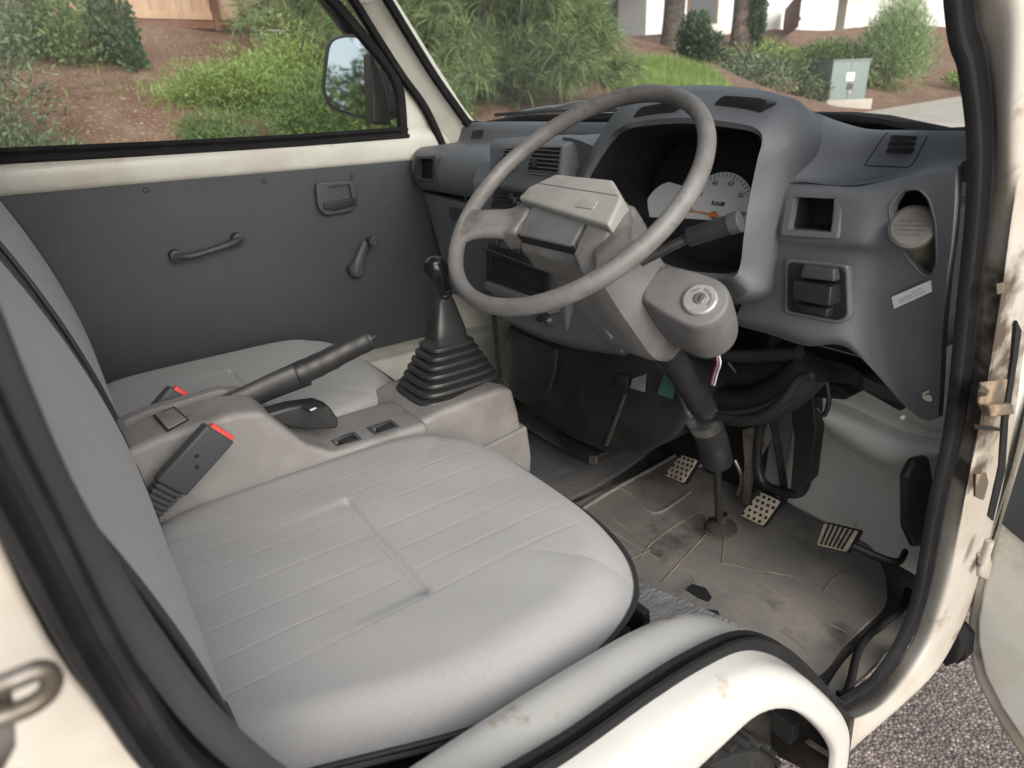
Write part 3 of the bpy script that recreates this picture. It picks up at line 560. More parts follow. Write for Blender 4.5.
# ================================================================ CENTRE CONSOLE
con = sub(truck, 'centre_console')
def prof_x(name, prof, x0, x1, m, parent, bev=.01, seg=4): return prism(name, [(x0, y, z) for y, z in prof], (x1 - x0, 0, 0), m, parent, bev=bev, seg=seg)
ch = prof_x('console_rear', [(-.12, .60), (-.12, .90), (-.03, .945), (.05, .962), (.15, .965), (.185, .955), (.235, .885), (.275, .855), (.44, .852), (.44, .60)], -.062, .066, 'console', con, bev=.012)
cut(ch, [cutter([(-.035, .02, .99), (-.008, .02, .99), (-.008, .165, .99), (-.035, .165, .99)], (0, 0, -.05), .02, .008),
         cutter([(.020, .285, .87), (.048, .285, .87), (.048, .325, .87), (.020, .325, .87)], (0, 0, -.035), .02, .003),
         cutter([(.020, .352, .87), (.048, .352, .87), (.048, .392, .87), (.020, .392, .87)], (0, 0, -.035), .02, .003)])
for y0 in (.305, .372):
    sw = box('switch_frame', (.034, y0, .8525), (.034, .046, .004), 'dash2', con, bev=.001)
    cut(sw, [cutter([(.023, y0 - .017, .86), (.045, y0 - .017, .86), (.045, y0 + .017, .86), (.023, y0 + .017, .86)], (0, 0, -.03), .01)])
    box('switch', (.034, y0 + .004, .847), (.02, .024, .012), 'black', sw, rot=(.15, 0, 0), bev=.002)
prism('ash_lid_gap', [(-0.0051,0.0557,0.9640),(-0.0152,0.0851,0.9640),(0.0426,0.0929,0.9640),(0.0616,0.0621,0.9640)], (0, 0, .0016), 'void', con, bev=0)
prism('ash_lid', [(-0.0043,0.0583,0.9650),(-0.0077,0.0833,0.9650),(0.0431,0.0905,0.9650),(0.0584,0.0641,0.9650)], (0, 0, .002), 'console', con, bev=.001)
cf = prof_x('console_front', [(.40, .60), (.40, .835), (.44, .850), (.47, .856), (.60, .862), (.628, .852), (.640, .80), (.648, .74), (.648, .56)], -.135, .050, 'console', con, bev=.012)
prof_x('console_skirt', [(.42, .56), (.42, .735), (.53, .757), (.652, .770), (.660, .70), (.645, .56)], -.145, .058, 'console', con, bev=.006)

# gear lever with stepped boot
gl = sub(truck, 'gear_lever')
gc = Vector((-.045, .548, 0))
vs = []; levels = []
z = .856; k_ = 7
for i in range(k_):
    h = .092 - .0076 * i; zc = .852 + .0140 * i
    levels += [(h * .86, zc - .003), (h, zc), (h, zc + .0035), (h * .985, zc + .006), (h * .84, zc + .0085)]
levels += [(.032, .9545), (.0345, .955), (.0345, .960), (.030, .975), (.019, 1.018), (.012, 1.024), (.010, 1.028), (.010, 1.032)]
ns = 48
for h, zz in levels:
    for q in range(ns):
        a = 2 * math.pi * q / ns + math.pi / 4; c_, s_ = math.cos(a), math.sin(a); e = 5 if h > .02 else 2.4
        k = 1 / ((abs(c_) ** e + abs(s_) ** e) ** (1 / e))
        lean = max(0, (zz - .86)) * .00
        vs.append((gc.x + c_ * k * h * .74, gc.y + s_ * k * h + (zz - .86) * .02, zz))
fs = [(i * ns + q, i * ns + (q + 1) % ns, (i + 1) * ns + (q + 1) % ns, (i + 1) * ns + q) for i in range(len(levels) - 1) for q in range(ns)]
bo = link('gear_boot', mesh('gear_boot', vs, fs), 'boot', gl); autosm(bo, 50)
lathe('gear_knob', [(0, 0), (.0105, 0), (.0108, .010), (.0135, .026), (.0175, .042), (.0205, .055), (.0212, .064), (.0195, .074), (.014, .082), (.007, .0855), (0, .0862)], (-.045, .553, 1.018), (.10, -.25, 1), 'knob', gl, 32)
for i in range(2): lathe('collar', [(.0135, 0), (.0145, .002), (.0135, .004)], (-.045, .553, 1.027 + .007 * i), (0, -.1, 1), 'black', gl, 24)

# hand brake
hb = sub(truck, 'hand_brake')
bar = tube('brake_lever', [(-.021, .10, .935), (-.021, .17, .945), (-.021, .23, .955), (-.021, .28, .962)], lambda t: .011 + .005 * t, 'black', hb, prof=(.75, 1.5))
tube('brake_grip', [(-.021, .262, .962), (-.021, .285, .966), (-.021, .315, .972), (-.021, .35, .981), (-.021, .383, .988), (-.021, .392, .990)], lambda t: (.0192 - .002 * t + -.0004 * math.sin(t * 38)) if t < .93 else .0135, 'black', hb, prof=(.85, 1.05), seg=20)
lathe('release_button', [(0, .014), (.004, .013), (.0055, .008), (.0055, 0)], (-.021, .392, .990), (0, .97, .22), 'black', hb, 16)
# second lever beside it (transfer lever with switch)
tl = sub(truck, 'transfer_lever')
tube('transfer_arm', [(0.0200,0.1779,0.9135),(0.0200,0.2070,0.9103),(0.0200,0.2293,0.9062)], .009, 'black', tl)
prism('transfer_handle', [(0.0350,0.1942,0.9372),(0.0350,0.2299,0.9372),(0.0350,0.2723,0.9305),(0.0350,0.2896,0.9182),(0.0350,0.3002,0.8919),(0.0350,0.2962,0.8772),(0.0350,0.2450,0.8913),(0.0350,0.2238,0.9038),(0.0350,0.1940,0.9207)], (-.030, 0, 0), 'black', tl, bev=.006)
sw = prism('rocker_switch', [(0.0470,0.2435,0.9340),(0.0440,0.2663,0.9340),(0.0668,0.2718,0.9340),(0.0728,0.2480,0.9340)], (0, 0, .004), 'black', tl, bev=.001)
box('switch_mark', (0.0678,0.2537,0.9385), (.004, .010, .0008), 'white', sw, rot=(0, 0, .3), bev=0)

# belt buckles
def buckle(o, d, w, name='seat_belt_buckle'):
    """o tip centre, d direction along the buckle (towards the slot)"""
    b = sub(truck, name); d = Vector(d).normalized(); s_ = Vector(w).normalized(); up = s_.cross(d).normalized(); o = Vector(o)
    R_ = Matrix((s_, d, up)).transposed()
    body = box('buckle_body', o - d * .046, (.018, .092, .046), 'dash2', b, rot=R_, bev=.004)
    box('release_button', o + d * .0005 - up * .002, (.0115, .010, .036), 'red', b, rot=R_, bev=.002)
    for t in (.040, .052): lathe('rivet', [(0, .0016), (.0025, .0014), (.003, 0)], o - d * t + s_ * .009 - up * ((t - .046) * .9), s_, 'void', body, 14)
    for t in range(6): box('stalk_rib', o - d * (.096 + t * .0075), (.017 - t * .0005, .0055, .038 - t * .001), 'dash2', b, rot=R_, bev=.0015)
    box('stalk', o - d * .120, (.012, .06, .032), 'black', b, rot=R_, bev=.002)
    return b
buckle((0.0980,0.1180,0.9595), (0, .80, .60), (1, .15, 0))
buckle((-0.0700,0.1046,0.9600), (0, .78, .62), (1, .1, 0))
# ================================================================ DASHBOARD
dash = sub(truck, 'dashboard')
# passenger side
pr = [(1.10, 1.285), (1.00, 1.292), (.965, 1.290), (.952, 1.275), (.945, 1.245), (.90, 1.242), (.835, 1.240), (.812, 1.228), (.800, 1.195), (.806, 1.160), (.825, 1.137), (.86, 1.130), (1.08, 1.13)]
pad = prism('dash_pad', [(-.612, y, z) for y, z in pr], (.40, 0, 0), 'dash', dash, bev=.010, seg=4)
cut(pad, [cutter([(-0.5672,0.8000,1.2180),(-0.4838,0.8000,1.2227),(-0.4957,0.8000,1.1705),(-0.5828,0.8000,1.1694)], (0, .12, 0), .03, .006), cutter([(-0.5414,0.9450,1.2719),(-0.4883,0.9450,1.2750),(-0.4927,0.9450,1.2552),(-0.5462,0.9450,1.2528)], (0, .05, 0), .01, .002)])
fr = [Vector(p) for p in [(-0.5737,0.7970,1.2226),(-0.4656,0.7970,1.2282),(-0.4791,0.7970,1.1662),(-0.5921,0.7970,1.1617)]]
fo = prism('vent_frame', roundloop(fr, .008), (0, .012, 0), 'dash2', dash, bev=.002)
cut(fo, [cutter([(-0.5594,0.7970,1.2162),(-0.4812,0.7970,1.2208),(-0.4926,0.7970,1.1722),(-0.5743,0.7970,1.1702)], (0, .03, 0), .03, .005)])
prism('pocket_shade_plate', [(-0.6005,0.8150,1.2177),(-0.5053,0.8150,1.2229),(-0.5182,0.8150,1.1651),(-0.6175,0.8150,1.1631)], (0, .003, 0), 'void', pad, bev=0)  # black plate painting the shade inside the pocket
for i in range(3): prism('vent_slat', [(-0.5457,0.9460,1.2687),(-0.4902,0.9460,1.2714),(-0.4903,0.9460,1.2700),(-0.5459,0.9460,1.2673)] if i == 0 else ([(-0.5465,0.9460,1.2628),(-0.4908,0.9460,1.2656),(-0.4910,0.9460,1.2642),(-0.5467,0.9460,1.2614)] if i == 1 else [(-0.5472,0.9460,1.2568),(-0.4914,0.9460,1.2598),(-0.4916,0.9460,1.2584),(-0.5474,0.9460,1.2554)]), (0, .006, 0), 'dash', dash, bev=0)
# shallow rise of the top ledge across the middle
prism('dash_top', [(-.215, y, z) for y, z in [(1.10, 1.283), (1.03, 1.290), (.975, 1.288), (.955, 1.272), (.950, 1.20), (1.08, 1.20)]], (.36, 0, 0), 'dash2', dash, bev=.010, seg=4)
gb = prism('glovebox_door', [(-0.6241,0.8380,1.1263),(-0.2710,0.8380,1.1135)] + [(-.235, .862, .88), (-.56, .862, .86)], (0, .03, 0), 'dash', dash, bev=.005)
prism('glovebox_latch', [(-0.4843,0.8320,1.1038),(-0.4142,0.8320,1.1038),(-0.4183,0.8320,1.0725),(-0.4844,0.8320,1.0721)], (0, .006, 0), 'dash2', gb, bev=.001)
# centre stack
cs = prism('centre_stack', [(-.245, y, z) for y, z in [(.800, 1.236), (.775, 1.228), (.752, 1.19), (.752, 1.15), (.772, 1.10), (.785, .93), (.80, .885), (.95, .885), (.95, 1.236)]], (.265, 0, 0), 'dash', dash, bev=.008, seg=3)
prism('vent_pod', [(-.140, y, z) for y, z in [(.80, 1.276), (.745, 1.276), (.728, 1.268), (.730, 1.192), (.742, 1.182), (.80, 1.18), (.93, 1.20), (.93, 1.272)]], (.213, 0, 0), 'dash', dash, bev=.010, seg=4)
surf('vent_pod_cheek', [[(0.0458,0.7550,1.2821),(0.0792,0.7550,1.2797),(0.1209,0.7550,1.2701),(0.1399,0.7550,1.2601)], [(0.0442,0.7650,1.2605),(0.0753,0.7650,1.2584),(0.1004,0.7650,1.2437),(0.1153,0.7650,1.2287)], [(0.0372,0.7750,1.2011),(0.0533,0.7750,1.1989),(0.0665,0.7750,1.1864),(0.0797,0.7750,1.1707)], [(0.0135,0.7900,1.1624),(0.0303,0.7900,1.1605),(0.0467,0.7900,1.1534),(0.0630,0.7900,1.1411)]], 'dash', dash, thick=(0, .12, 0))
def vent(q, nsl, y=.7215):
    q = [Vector(p) for p in q]
    o = prism('air_vent', q, (0, .004, 0), 'dash', dash, bev=.001)
    c = sum(q, Vector()) / 4; inn = [c + (p - c) * .88 for p in q]
    cut(o, [cutter(inn, (0, .03, 0), .01)])
    prism('vent_shade_plate', [p + Vector((0, .0028, 0)) for p in inn], (0, .002, 0), 'void', o, bev=0)  # black plate that paints the dark depth behind the slats
    for i in range(nsl):
        t = (i + .6) / nsl; a = inn[0].lerp(inn[3], t); b = inn[1].lerp(inn[2], t)
        box('vent_slat', (a + b) / 2 + Vector((0, .001, 0)), ((b - a).length, .0035, .0011), 'dash', o, rot=(.2, 0, 0), bev=0)
    box('vent_tab', inn[0].lerp(inn[1], .25).lerp(inn[3].lerp(inn[2], .25), .6) + Vector((0, -.003, 0)), (.005, .010, .014), 'black', o, bev=.001)
vent([(0.0026,0.7215,1.2689),(0.0883,0.7215,1.2715),(0.0772,0.7215,1.2225),(-0.0201,0.7215,1.2230)], 6)
vent([(-0.0818,0.7215,1.2629),(-0.0293,0.7215,1.2679),(-0.0502,0.7215,1.2246),(-0.1046,0.7215,1.2233)], 6)
# heater controls
hc = prism('heater_controls', [(-0.1495,0.7480,1.1881),(0.0364,0.7480,1.1886),(0.0243,0.7480,1.1493),(-0.1748,0.7480,1.1451)], (0, .006, 0), 'black', dash, bev=.002)
for i, u in enumerate((500, 512, 524, 536)):
    pass
for t in (.2, .45, .7):
    a = Vector((-0.1565,0.7475,1.1800)).lerp(Vector((-0.1737,0.7475,1.1493)), t); b = Vector((0.0257,0.7475,1.1826)).lerp(Vector((0.0193,0.7475,1.1541)), t)
    box('slider_slot', (a + b) / 2, ((b - a).length * .8, .002, .003), 'void', hc, bev=0)
    box('slider_knob', a.lerp(b, .3 + .3 * t), (.006, .014, .012), 'dash2', hc, bev=.001)
# radio and tray
rd = prism('radio', [(-0.2177,0.7680,1.0864),(-0.0053,0.7680,1.0728),(-0.0124,0.7680,1.0368),(-0.2214,0.7680,1.0495)], (0, .02, 0), 'black', dash, bev=.002)
prism('radio_edge', [(-0.2090,0.7672,1.0855),(-0.1025,0.7672,1.0787),(-0.1027,0.7672,1.0765),(-0.2092,0.7672,1.0832)], (0, .001, 0), 'metal', rd, bev=0)
a0, a1 = Vector((-0.2058,0.7665,1.0692)), Vector((-0.0694,0.7665,1.0629))
for i in range(8): box('preset_button', a0.lerp(a1, i / 7.0), (.0135, .005, .013), 'dash2', rd, rot=(0, 0.02, 0), bev=.001)
text('button_digits', '1  2  3  4  5', .008, frame(a0.lerp(a1, .45) + Vector((0, -.0032, 0)), (1, 0, 0), (0, -1, 0)), 'print', rd)
fine_print('fine_print', .035, .003, frame((-0.0814,0.7662,1.0750), (1, 0, -.02), (0, -1, 0)), 'label', rd, 5)
prism('radio_edge', [(-0.2164,0.7672,1.0493),(-0.0083,0.7672,1.0367),(-0.0084,0.7672,1.0350),(-0.2166,0.7672,1.0474)], (0, .001, 0), 'metal', rd, bev=0)
box('display', (-0.0503,0.7670,1.0736), (.04, .003, .010), 'green', rd, bev=0)
prism('tray_shade_plate', [(-0.2215,0.7725,1.0379),(-0.0290,0.7725,1.0310),(-0.0305,0.7725,0.9844),(-0.2263,0.7725,0.9884)], (0, .0015, 0), 'void', dash, bev=0)  # black plate in place of a deep tray, its shade painted on
tr = prism('tray', [(-0.2295,0.7680,1.0461),(-0.0124,0.7680,1.0368),(-0.0141,0.7680,0.9746),(-0.2365,0.7680,0.9783)], (0, .004, 0), 'black', dash, bev=.001)
cut(tr, [cutter([(-0.2128,0.7680,1.0389),(-0.0249,0.7680,1.0316),(-0.0264,0.7680,0.9862),(-0.2174,0.7680,0.9920)], (0, .02, 0), .02)])
prism('tray_lip', [(-0.2250,0.7550,0.9785),(0.0020,0.7550,0.9749),(0.0015,0.7550,0.9565),(-0.2269,0.7550,0.9600)], (0, .03, 0), 'dash', dash, bev=.003)
# lower cover below the column with the lighter socket
lc = surf('lower_cover', [[(-0.3162,0.8000,0.9182),(-0.1561,0.8000,0.9251),(-0.0193,0.8000,0.9521),(0.0970,0.8000,0.9867)], [(-0.2856,0.7900,0.9025),(-0.1440,0.7900,0.9028),(0.0078,0.7900,0.9274),(0.1398,0.7900,0.9627)], [(-0.2485,0.7950,0.8906),(-0.1156,0.7950,0.8837),(0.0169,0.7950,0.8927),(0.1568,0.7950,0.9178)], [(-0.2806,0.8300,0.8653),(-0.1554,0.8300,0.8555),(-0.0179,0.8300,0.8632),(0.1329,0.8300,0.8897)]], 'dash', dash, thick=(0, .05, 0))
ls_ = lathe('lighter_socket', [(0, -.006), (.0085, -.006), (.0085, .004), (.0105, .005), (.0115, .001), (.0115, -.01)], (-0.0367,0.7800,0.9313), (0, -1, .25), 'chrome', dash, 24)
lathe('lighter_knob', [(0, .014), (.006, .013), (.007, .009), (.007, 0)], (-0.0498,0.7800,0.9302), (0, -1, .25), 'black', ls_, 18)

# instrument hood
Lo = [(0.3059,0.7850,1.3492),(0.3835,0.7850,1.3432),(0.4337,0.7850,1.3333),(0.4611,0.7850,1.3216)] + [(0.4724,0.7650,1.2868),(0.4608,0.7650,1.2456),(0.4521,0.7650,1.1958)] + [(0.4402,0.7800,1.1192),(0.4349,0.7800,1.0873)] + [(0.3853,0.8000,1.0609),(0.3024,0.8000,1.0494),(0.1950,0.8000,1.0460),(0.0953,0.8000,1.0688)] + [(0.0418,0.7800,1.1310),(0.0474,0.7800,1.1756),(0.0660,0.7800,1.2077),(0.0986,0.7800,1.2502),(0.1401,0.7800,1.2959)] + [(0.1608,0.7850,1.3219),(0.1857,0.7850,1.3386),(0.2332,0.7850,1.3482)]
Li = [(0.3508,0.7250,1.3092),(0.4130,0.7250,1.3043),(0.4449,0.7250,1.2990),(0.4561,0.7250,1.2869)] + [(0.4458,0.7350,1.2594),(0.4411,0.7350,1.2171),(0.4392,0.7350,1.1730)] + [(0.4285,0.7500,1.1334),(0.4180,0.7500,1.1151)] + [(0.3763,0.7600,1.1041),(0.3126,0.7600,1.1000),(0.2408,0.7600,1.1113),(0.1729,0.7600,1.1336)] + [(0.1387,0.7400,1.1695),(0.1262,0.7400,1.2035),(0.1332,0.7400,1.2259),(0.1650,0.7400,1.2637),(0.1948,0.7400,1.2904)] + [(0.2341,0.7250,1.3014),(0.2631,0.7250,1.3056),(0.3050,0.7250,1.3084)]
Lm = [a.lerp(b, .16) + Vector((0, -.016, 0)) for a, b in zip([Vector(p) for p in Lo], [Vector(p) for p in Li])]
Lm2 = [a.lerp(b, .90) + Vector((0, -.008, 0)) for a, b in zip([Vector(p) for p in Lo], [Vector(p) for p in Li])]
Lb = [Vector((.30 + (p[0] - .30) * .80, .94, max(p[2] - .05, 1.0))) for p in Lo]
Lv = [Vector(((p[0] - .30) * .92 + .30, .875, (p[2] - 1.2) * .94 + 1.2 - .01)) for p in Li]
loops = [curve(l, 4, True) for l in (Lb, Lo, Lm, Lm2, Li, Lv)]
q = len(loops[0]); vs = [v for l in loops for v in l]
fs = [(i * q + j, i * q + (j + 1) % q, (i + 1) * q + (j + 1) % q, (i + 1) * q + j) for i in range(5) for j in range(q)]
me = mesh('instrument_hood', vs, fs); fixn(me); hood = link('instrument_hood', me, 'dash', dash); autosm(hood, 40)
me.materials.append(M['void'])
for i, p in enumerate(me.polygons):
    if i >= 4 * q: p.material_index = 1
md = hood.modifiers.new('s', 'SOLIDIFY'); md.thickness = .003; md.offset = 1
# trays in the top of the hood
prism('hood_pocket', roundloop([(0.3645,0.7395,1.3269),(0.3787,0.7395,1.3395),(0.4369,0.7395,1.3348),(0.4472,0.7395,1.3292),(0.4288,0.7395,1.3115),(0.3720,0.7395,1.3150)], .008), (0, .02, -.001), 'black', hood, bev=.0015)
prism('hood_pocket', roundloop([(0.2356,0.7270,1.3133),(0.2504,0.7270,1.3276),(0.3014,0.7270,1.3332),(0.3225,0.7270,1.3280),(0.3095,0.7270,1.3183),(0.2514,0.7270,1.3094)], .008), (0, .02, -.001), 'black', hood, bev=.0015)
# instrument cluster
cl = sub(truck, 'instrument_cluster')
box('cluster_back', (.290, .878, 1.17), (.32, .006, .26), 'void', cl, bev=.002)
gn = Vector((.05, -.93, .36)).normalized()
def gauge(c, r, full):
    g = lathe('speedometer' if full else 'fuel_gauge', [(0, .004), (r, .004), (r, 0), (0, 0)], c, gn, 'dial', cl, 48)
    F = frame(Vector(c) + gn * .0045, (1, 0, 0), gn)
    if full:
        for i in range(31):
            a = math.radians(185 - 220 * i / 30); L = .008 if i % 5 == 0 else .005
            b = box('tick', (0, 0, 0), (L, .0012, .0006), 'print', g, bev=0); b.data.transform(F @ Matrix.Rotation(a, 4, 'Z') @ Matrix.Translation((r - .002 - L / 2, 0, 0)))
        for i, s in enumerate(('0', '20', '40', '60', '80', '100', '120')):
            a = math.radians(185 - 220 * i / 6); text('numeral', s, .0105, F @ Matrix.Translation((math.cos(a) * (r - .0155), math.sin(a) * (r - .0155), 0)), 'print', g)
        o = box('odometer', (0, 0, 0), (.022, .006, .001), 'void', g, bev=0); o.data.transform(F @ Matrix.Translation((0, .012, 0)))
        text('odometer_digits', '87771', .0065, F @ Matrix.Translation((0, .012, .0009)), 'white', g)
        nd = prism('needle', [(0.010, -.0018, 0), (-r + .012, -.0006, 0), (-r + .012, .0006, 0), (.010, .0018, 0)], (0, 0, .001), 'orange', g, bev=0)
        nd.data.transform(F @ Matrix.Translation((0, -.006, .003)) @ Matrix.Rotation(math.radians(-2), 4, 'Z'))
        h_ = lathe('needle_hub', [(0, .004), (.005, .0035), (.006, 0)], (0, 0, 0), (0, 0, 1), 'orange', g, 20); h_.data.transform(F @ Matrix.Translation((0, -.006, .002)))
    return g
gauge((0.2996,0.8530,1.1722), .060, True)
gauge((0.1935,0.8620,1.1598), .050, False)
ms = prism('cluster_mask', [(0.0701,0.8220,1.1447),(0.1681,0.8220,1.1539),(0.2738,0.8220,1.1627),(0.3979,0.8220,1.1700),(0.4092,0.8220,1.1090),(0.0718,0.8220,1.0611)], (0, .004, 0), 'black', cl, bev=.001)

# right hand end of the dash: riser to the windscreen, shelf, then the lower panel
rs = surf('dash_end_upper', [[(0.4501,0.8000,1.3233),(0.4470,0.8400,1.3147),(0.4513,0.8900,1.3014),(0.4800,0.9150,1.2904),(0.5269,0.9150,1.2897),(0.5824,0.8800,1.2920),(0.6377,0.8300,1.2953)],
                            [(0.4501,0.7900,1.3020),(0.4467,0.8250,1.2965),(0.4635,0.8650,1.2895),(0.4894,0.8950,1.2820),(0.5330,0.9000,1.2826),(0.5861,0.8700,1.2845),(0.6404,0.8200,1.2880)],
                            [(0.4488,0.7850,1.2671),(0.4529,0.8100,1.2629),(0.4710,0.8450,1.2571),(0.4970,0.8720,1.2499),(0.5403,0.8800,1.2515),(0.5914,0.8500,1.2600),(0.6445,0.8100,1.2700)],
                            [(0.4461,0.7800,1.2396),(0.4628,0.8000,1.2387),(0.4837,0.8250,1.2352),(0.5068,0.8450,1.2336),(0.5385,0.8500,1.2376),(0.5980,0.8250,1.2561),(0.6436,0.8000,1.2668)],
                            [(0.4399,0.7850,1.2287),(0.4727,0.7850,1.2361),(0.5043,0.7900,1.2349),(0.5338,0.7950,1.2359),(0.5654,0.8000,1.2422),(0.6136,0.7900,1.2570),(0.6483,0.7850,1.2644)]], 'dash', dash, thick=(0, .05, -.02), n=6)
from mathutils.bvhtree import BVHTree
def dropper(o):
    bm = bmesh.new(); bm.from_mesh(o.data); bmesh.ops.triangulate(bm, faces=bm.faces); t = BVHTree.FromBMesh(bm)
    def f(p, off=-.001):
        h = t.ray_cast(Vector((p[0], p[1] - .3, p[2])), Vector((0, 1, 0)))
        return (h[0] if h[0] else Vector(p)) + Vector((0, off, 0))
    return f
dr = dropper(rs)
def slot(name, l, m, par, f, off=-.0012, th=.003):
    q = [f(p, off) for p in l]; return prism(name, q, (0, th, 0), m, par, bev=0)
ve = sub(dash, 'demister_vent')
for l in ([(0.5183,0.8800,1.2842),(0.5539,0.8800,1.2843),(0.5530,0.8800,1.2802),(0.5172,0.8800,1.2798)], [(0.5196,0.8750,1.2774),(0.5552,0.8750,1.2779),(0.5544,0.8750,1.2733),(0.5186,0.8750,1.2727)], [(0.5210,0.8700,1.2703),(0.5566,0.8700,1.2710),(0.5553,0.8700,1.2660),(0.5195,0.8700,1.2653)]): slot('vent_slot', l, 'void', ve, dr)
def seam(name, l, par, f, r=.0007, m='void', off=-.0002, n=6):
    return tube(name, [f(p, off) for p in curve(l, n)], r, m, par, n=1, seg=6, smooth=False)
seam('vent_seam', [(0.5092,0.8750,1.2867),(0.5063,0.8750,1.2682),(0.5040,0.8750,1.2525),(0.5110,0.8750,1.2492),(0.5525,0.8750,1.2502),(0.5636,0.8750,1.2531),(0.5670,0.8750,1.2703),(0.5685,0.8750,1.2849)], ve, dr)

rows = [[(0.4175,0.8000,1.2319),(0.4494,0.8000,1.2341),(0.4986,0.8000,1.2340),(0.5350,0.8000,1.2344),(0.5676,0.8000,1.2424),(0.6136,0.7900,1.2570),(0.6522,0.7700,1.2659)],
        [(0.4230,0.7850,1.2224),(0.4561,0.7800,1.2293),(0.5083,0.7800,1.2309),(0.5475,0.7800,1.2318),(0.5837,0.7820,1.2399),(0.6210,0.7760,1.2516),(0.6540,0.7650,1.2588)],
        [(0.4211,0.7880,1.1986),(0.4568,0.7800,1.2045),(0.5120,0.7800,1.2076),(0.5572,0.7780,1.2102),(0.5882,0.7820,1.2163),(0.6257,0.7800,1.2246),(0.6573,0.7680,1.2331)],
        [(0.4115,0.8000,1.1597),(0.4526,0.7880,1.1656),(0.5127,0.7850,1.1692),(0.5600,0.7850,1.1735),(0.5827,0.8000,1.1744),(0.6257,0.8000,1.1806),(0.6568,0.7850,1.1894)],
        [(0.3978,0.8100,1.1351),(0.4443,0.8000,1.1466),(0.5043,0.8000,1.1492),(0.5479,0.8050,1.1527),(0.5729,0.8200,1.1480),(0.6225,0.8200,1.1468),(0.6541,0.8000,1.1537)],
        [(0.3898,0.8200,1.0881),(0.4364,0.8150,1.0979),(0.5001,0.8150,1.1020),(0.5429,0.8200,1.1056),(0.5687,0.8400,1.1029),(0.6203,0.8450,1.1026),(0.6508,0.8200,1.1144)],
        [(0.3805,0.8250,1.0484),(0.4339,0.8200,1.0568),(0.4952,0.8200,1.0594),(0.5424,0.8300,1.0615),(0.5640,0.8700,1.0465),(0.6184,0.8750,1.0457),(0.6463,0.8500,1.0594)],
        [(0.3675,0.8300,1.0204),(0.4313,0.8250,1.0263),(0.4917,0.8250,1.0239),(0.5420,0.8350,1.0322),(0.5701,0.9000,0.9763),(0.6221,0.9000,0.9725),(0.6478,0.8750,0.9900)],
        [(0.3528,0.8500,1.0023),(0.4171,0.8450,1.0053),(0.4794,0.8450,1.0035),(0.5395,0.8500,1.0147),(0.5920,0.9300,0.9221),(0.6211,0.9300,0.9110),(0.6463,0.9000,0.9339)]]
lp = surf('dash_end_lower', rows, 'dash', dash, thick=(0, .014, 0), n=6)
prism('reservoir_shade_plate', [(0.5446,0.8650,1.2294),(0.6064,0.8650,1.2340),(0.6319,0.8650,1.1135),(0.5692,0.8650,1.1007)], (0, .004, 0), 'void', dash, bev=0)  # black plate painting the shade inside the oval opening
cut(lp, [cutter([(0.4627,0.7850,1.2194),(0.5243,0.7850,1.2235),(0.5243,0.7850,1.1782),(0.4608,0.7850,1.1737)], (0, .08, 0), .03, .004),
         cutter([(0.5992,0.7850,1.2365),(0.6164,0.7850,1.2389),(0.6275,0.7850,1.2294),(0.6349,0.7850,1.2058),(0.6371,0.7850,1.1579),(0.6302,0.7850,1.1395),(0.6195,0.7850,1.1386),(0.6048,0.7850,1.1569),(0.5916,0.7850,1.1849),(0.5897,0.7850,1.2183)], (0, .12, 0), .05, .006)])
cb = prism('cubby', roundloop([(0.4589,0.7785,1.2260),(0.5357,0.7785,1.2287),(0.5364,0.7785,1.1736),(0.4572,0.7785,1.1677)], .006), (0, .012, 0), 'dash', dash, bev=.003)
cut(cb, [cutter([(0.4714,0.7760,1.2187),(0.5273,0.7760,1.2214),(0.5265,0.7760,1.1810),(0.4690,0.7760,1.1773)], (0, .05, 0), .02, .003)])
cbx = prism('cubby_well', [(0.4594,0.7900,1.2198),(0.5218,0.7900,1.2216),(0.5217,0.7900,1.1759),(0.4578,0.7900,1.1713)], (0, .07, 0), 'dash2', cb, bev=0)
cut(cbx, [cutter([(0.4627,0.7900,1.2164),(0.5197,0.7900,1.2190),(0.5188,0.7900,1.1780),(0.4603,0.7900,1.1742)], (0, .06, 0), .02)])
# switch pod below
pf = prism('pod_bezel', roundloop([(0.4577,0.7980,1.1354),(0.5427,0.8000,1.1402),(0.5484,0.8170,1.0686),(0.5360,0.8190,1.0555),(0.4548,0.8160,1.0521)], .008), (0, .012, 0), 'dash', dash, bev=.003)
sp = prism('switch_pod', roundloop([(0.4638,0.7965,1.1313),(0.5404,0.7985,1.1362),(0.5448,0.8155,1.0708),(0.5332,0.8175,1.0607),(0.4611,0.8145,1.0584)], .008), (0, .006, 0), 'black', dash, bev=.001)
prism('pod_lid', [(0.4905,0.7880,1.1333),(0.5322,0.7880,1.1354),(0.5349,0.7880,1.1193),(0.4876,0.7880,1.1155)], (0, .02, 0), 'dash2', sp, bev=.003)
pb = prism('pod_switch', [(0.4827,0.7830,1.1115),(0.5348,0.7830,1.1138),(0.5364,0.7830,1.0880),(0.4836,0.7830,1.0858)], (0, .03, 0), 'black', sp, bev=.003)
prism('pod_foot', [(0.4813,0.8000,1.0775),(0.5265,0.8000,1.0794),(0.5258,0.8000,1.0670),(0.4888,0.8000,1.0666)], (0, .02, 0), 'black', sp, bev=.003)
dl_ = dropper(lp)
seam('oval_edge', roundloop([(0.5987,0.7850,1.2386),(0.6160,0.7850,1.2410),(0.6293,0.7850,1.2306),(0.6369,0.7850,1.2061),(0.6393,0.7850,1.1571),(0.6317,0.7850,1.1374),(0.6189,0.7850,1.1361),(0.6029,0.7850,1.1555),(0.5894,0.7850,1.1846),(0.5873,0.7850,1.2192)], .006) + [Vector((0.5987,0.7850,1.2386))], dash, dl_, r=.0012, m='dash', off=0, n=1)
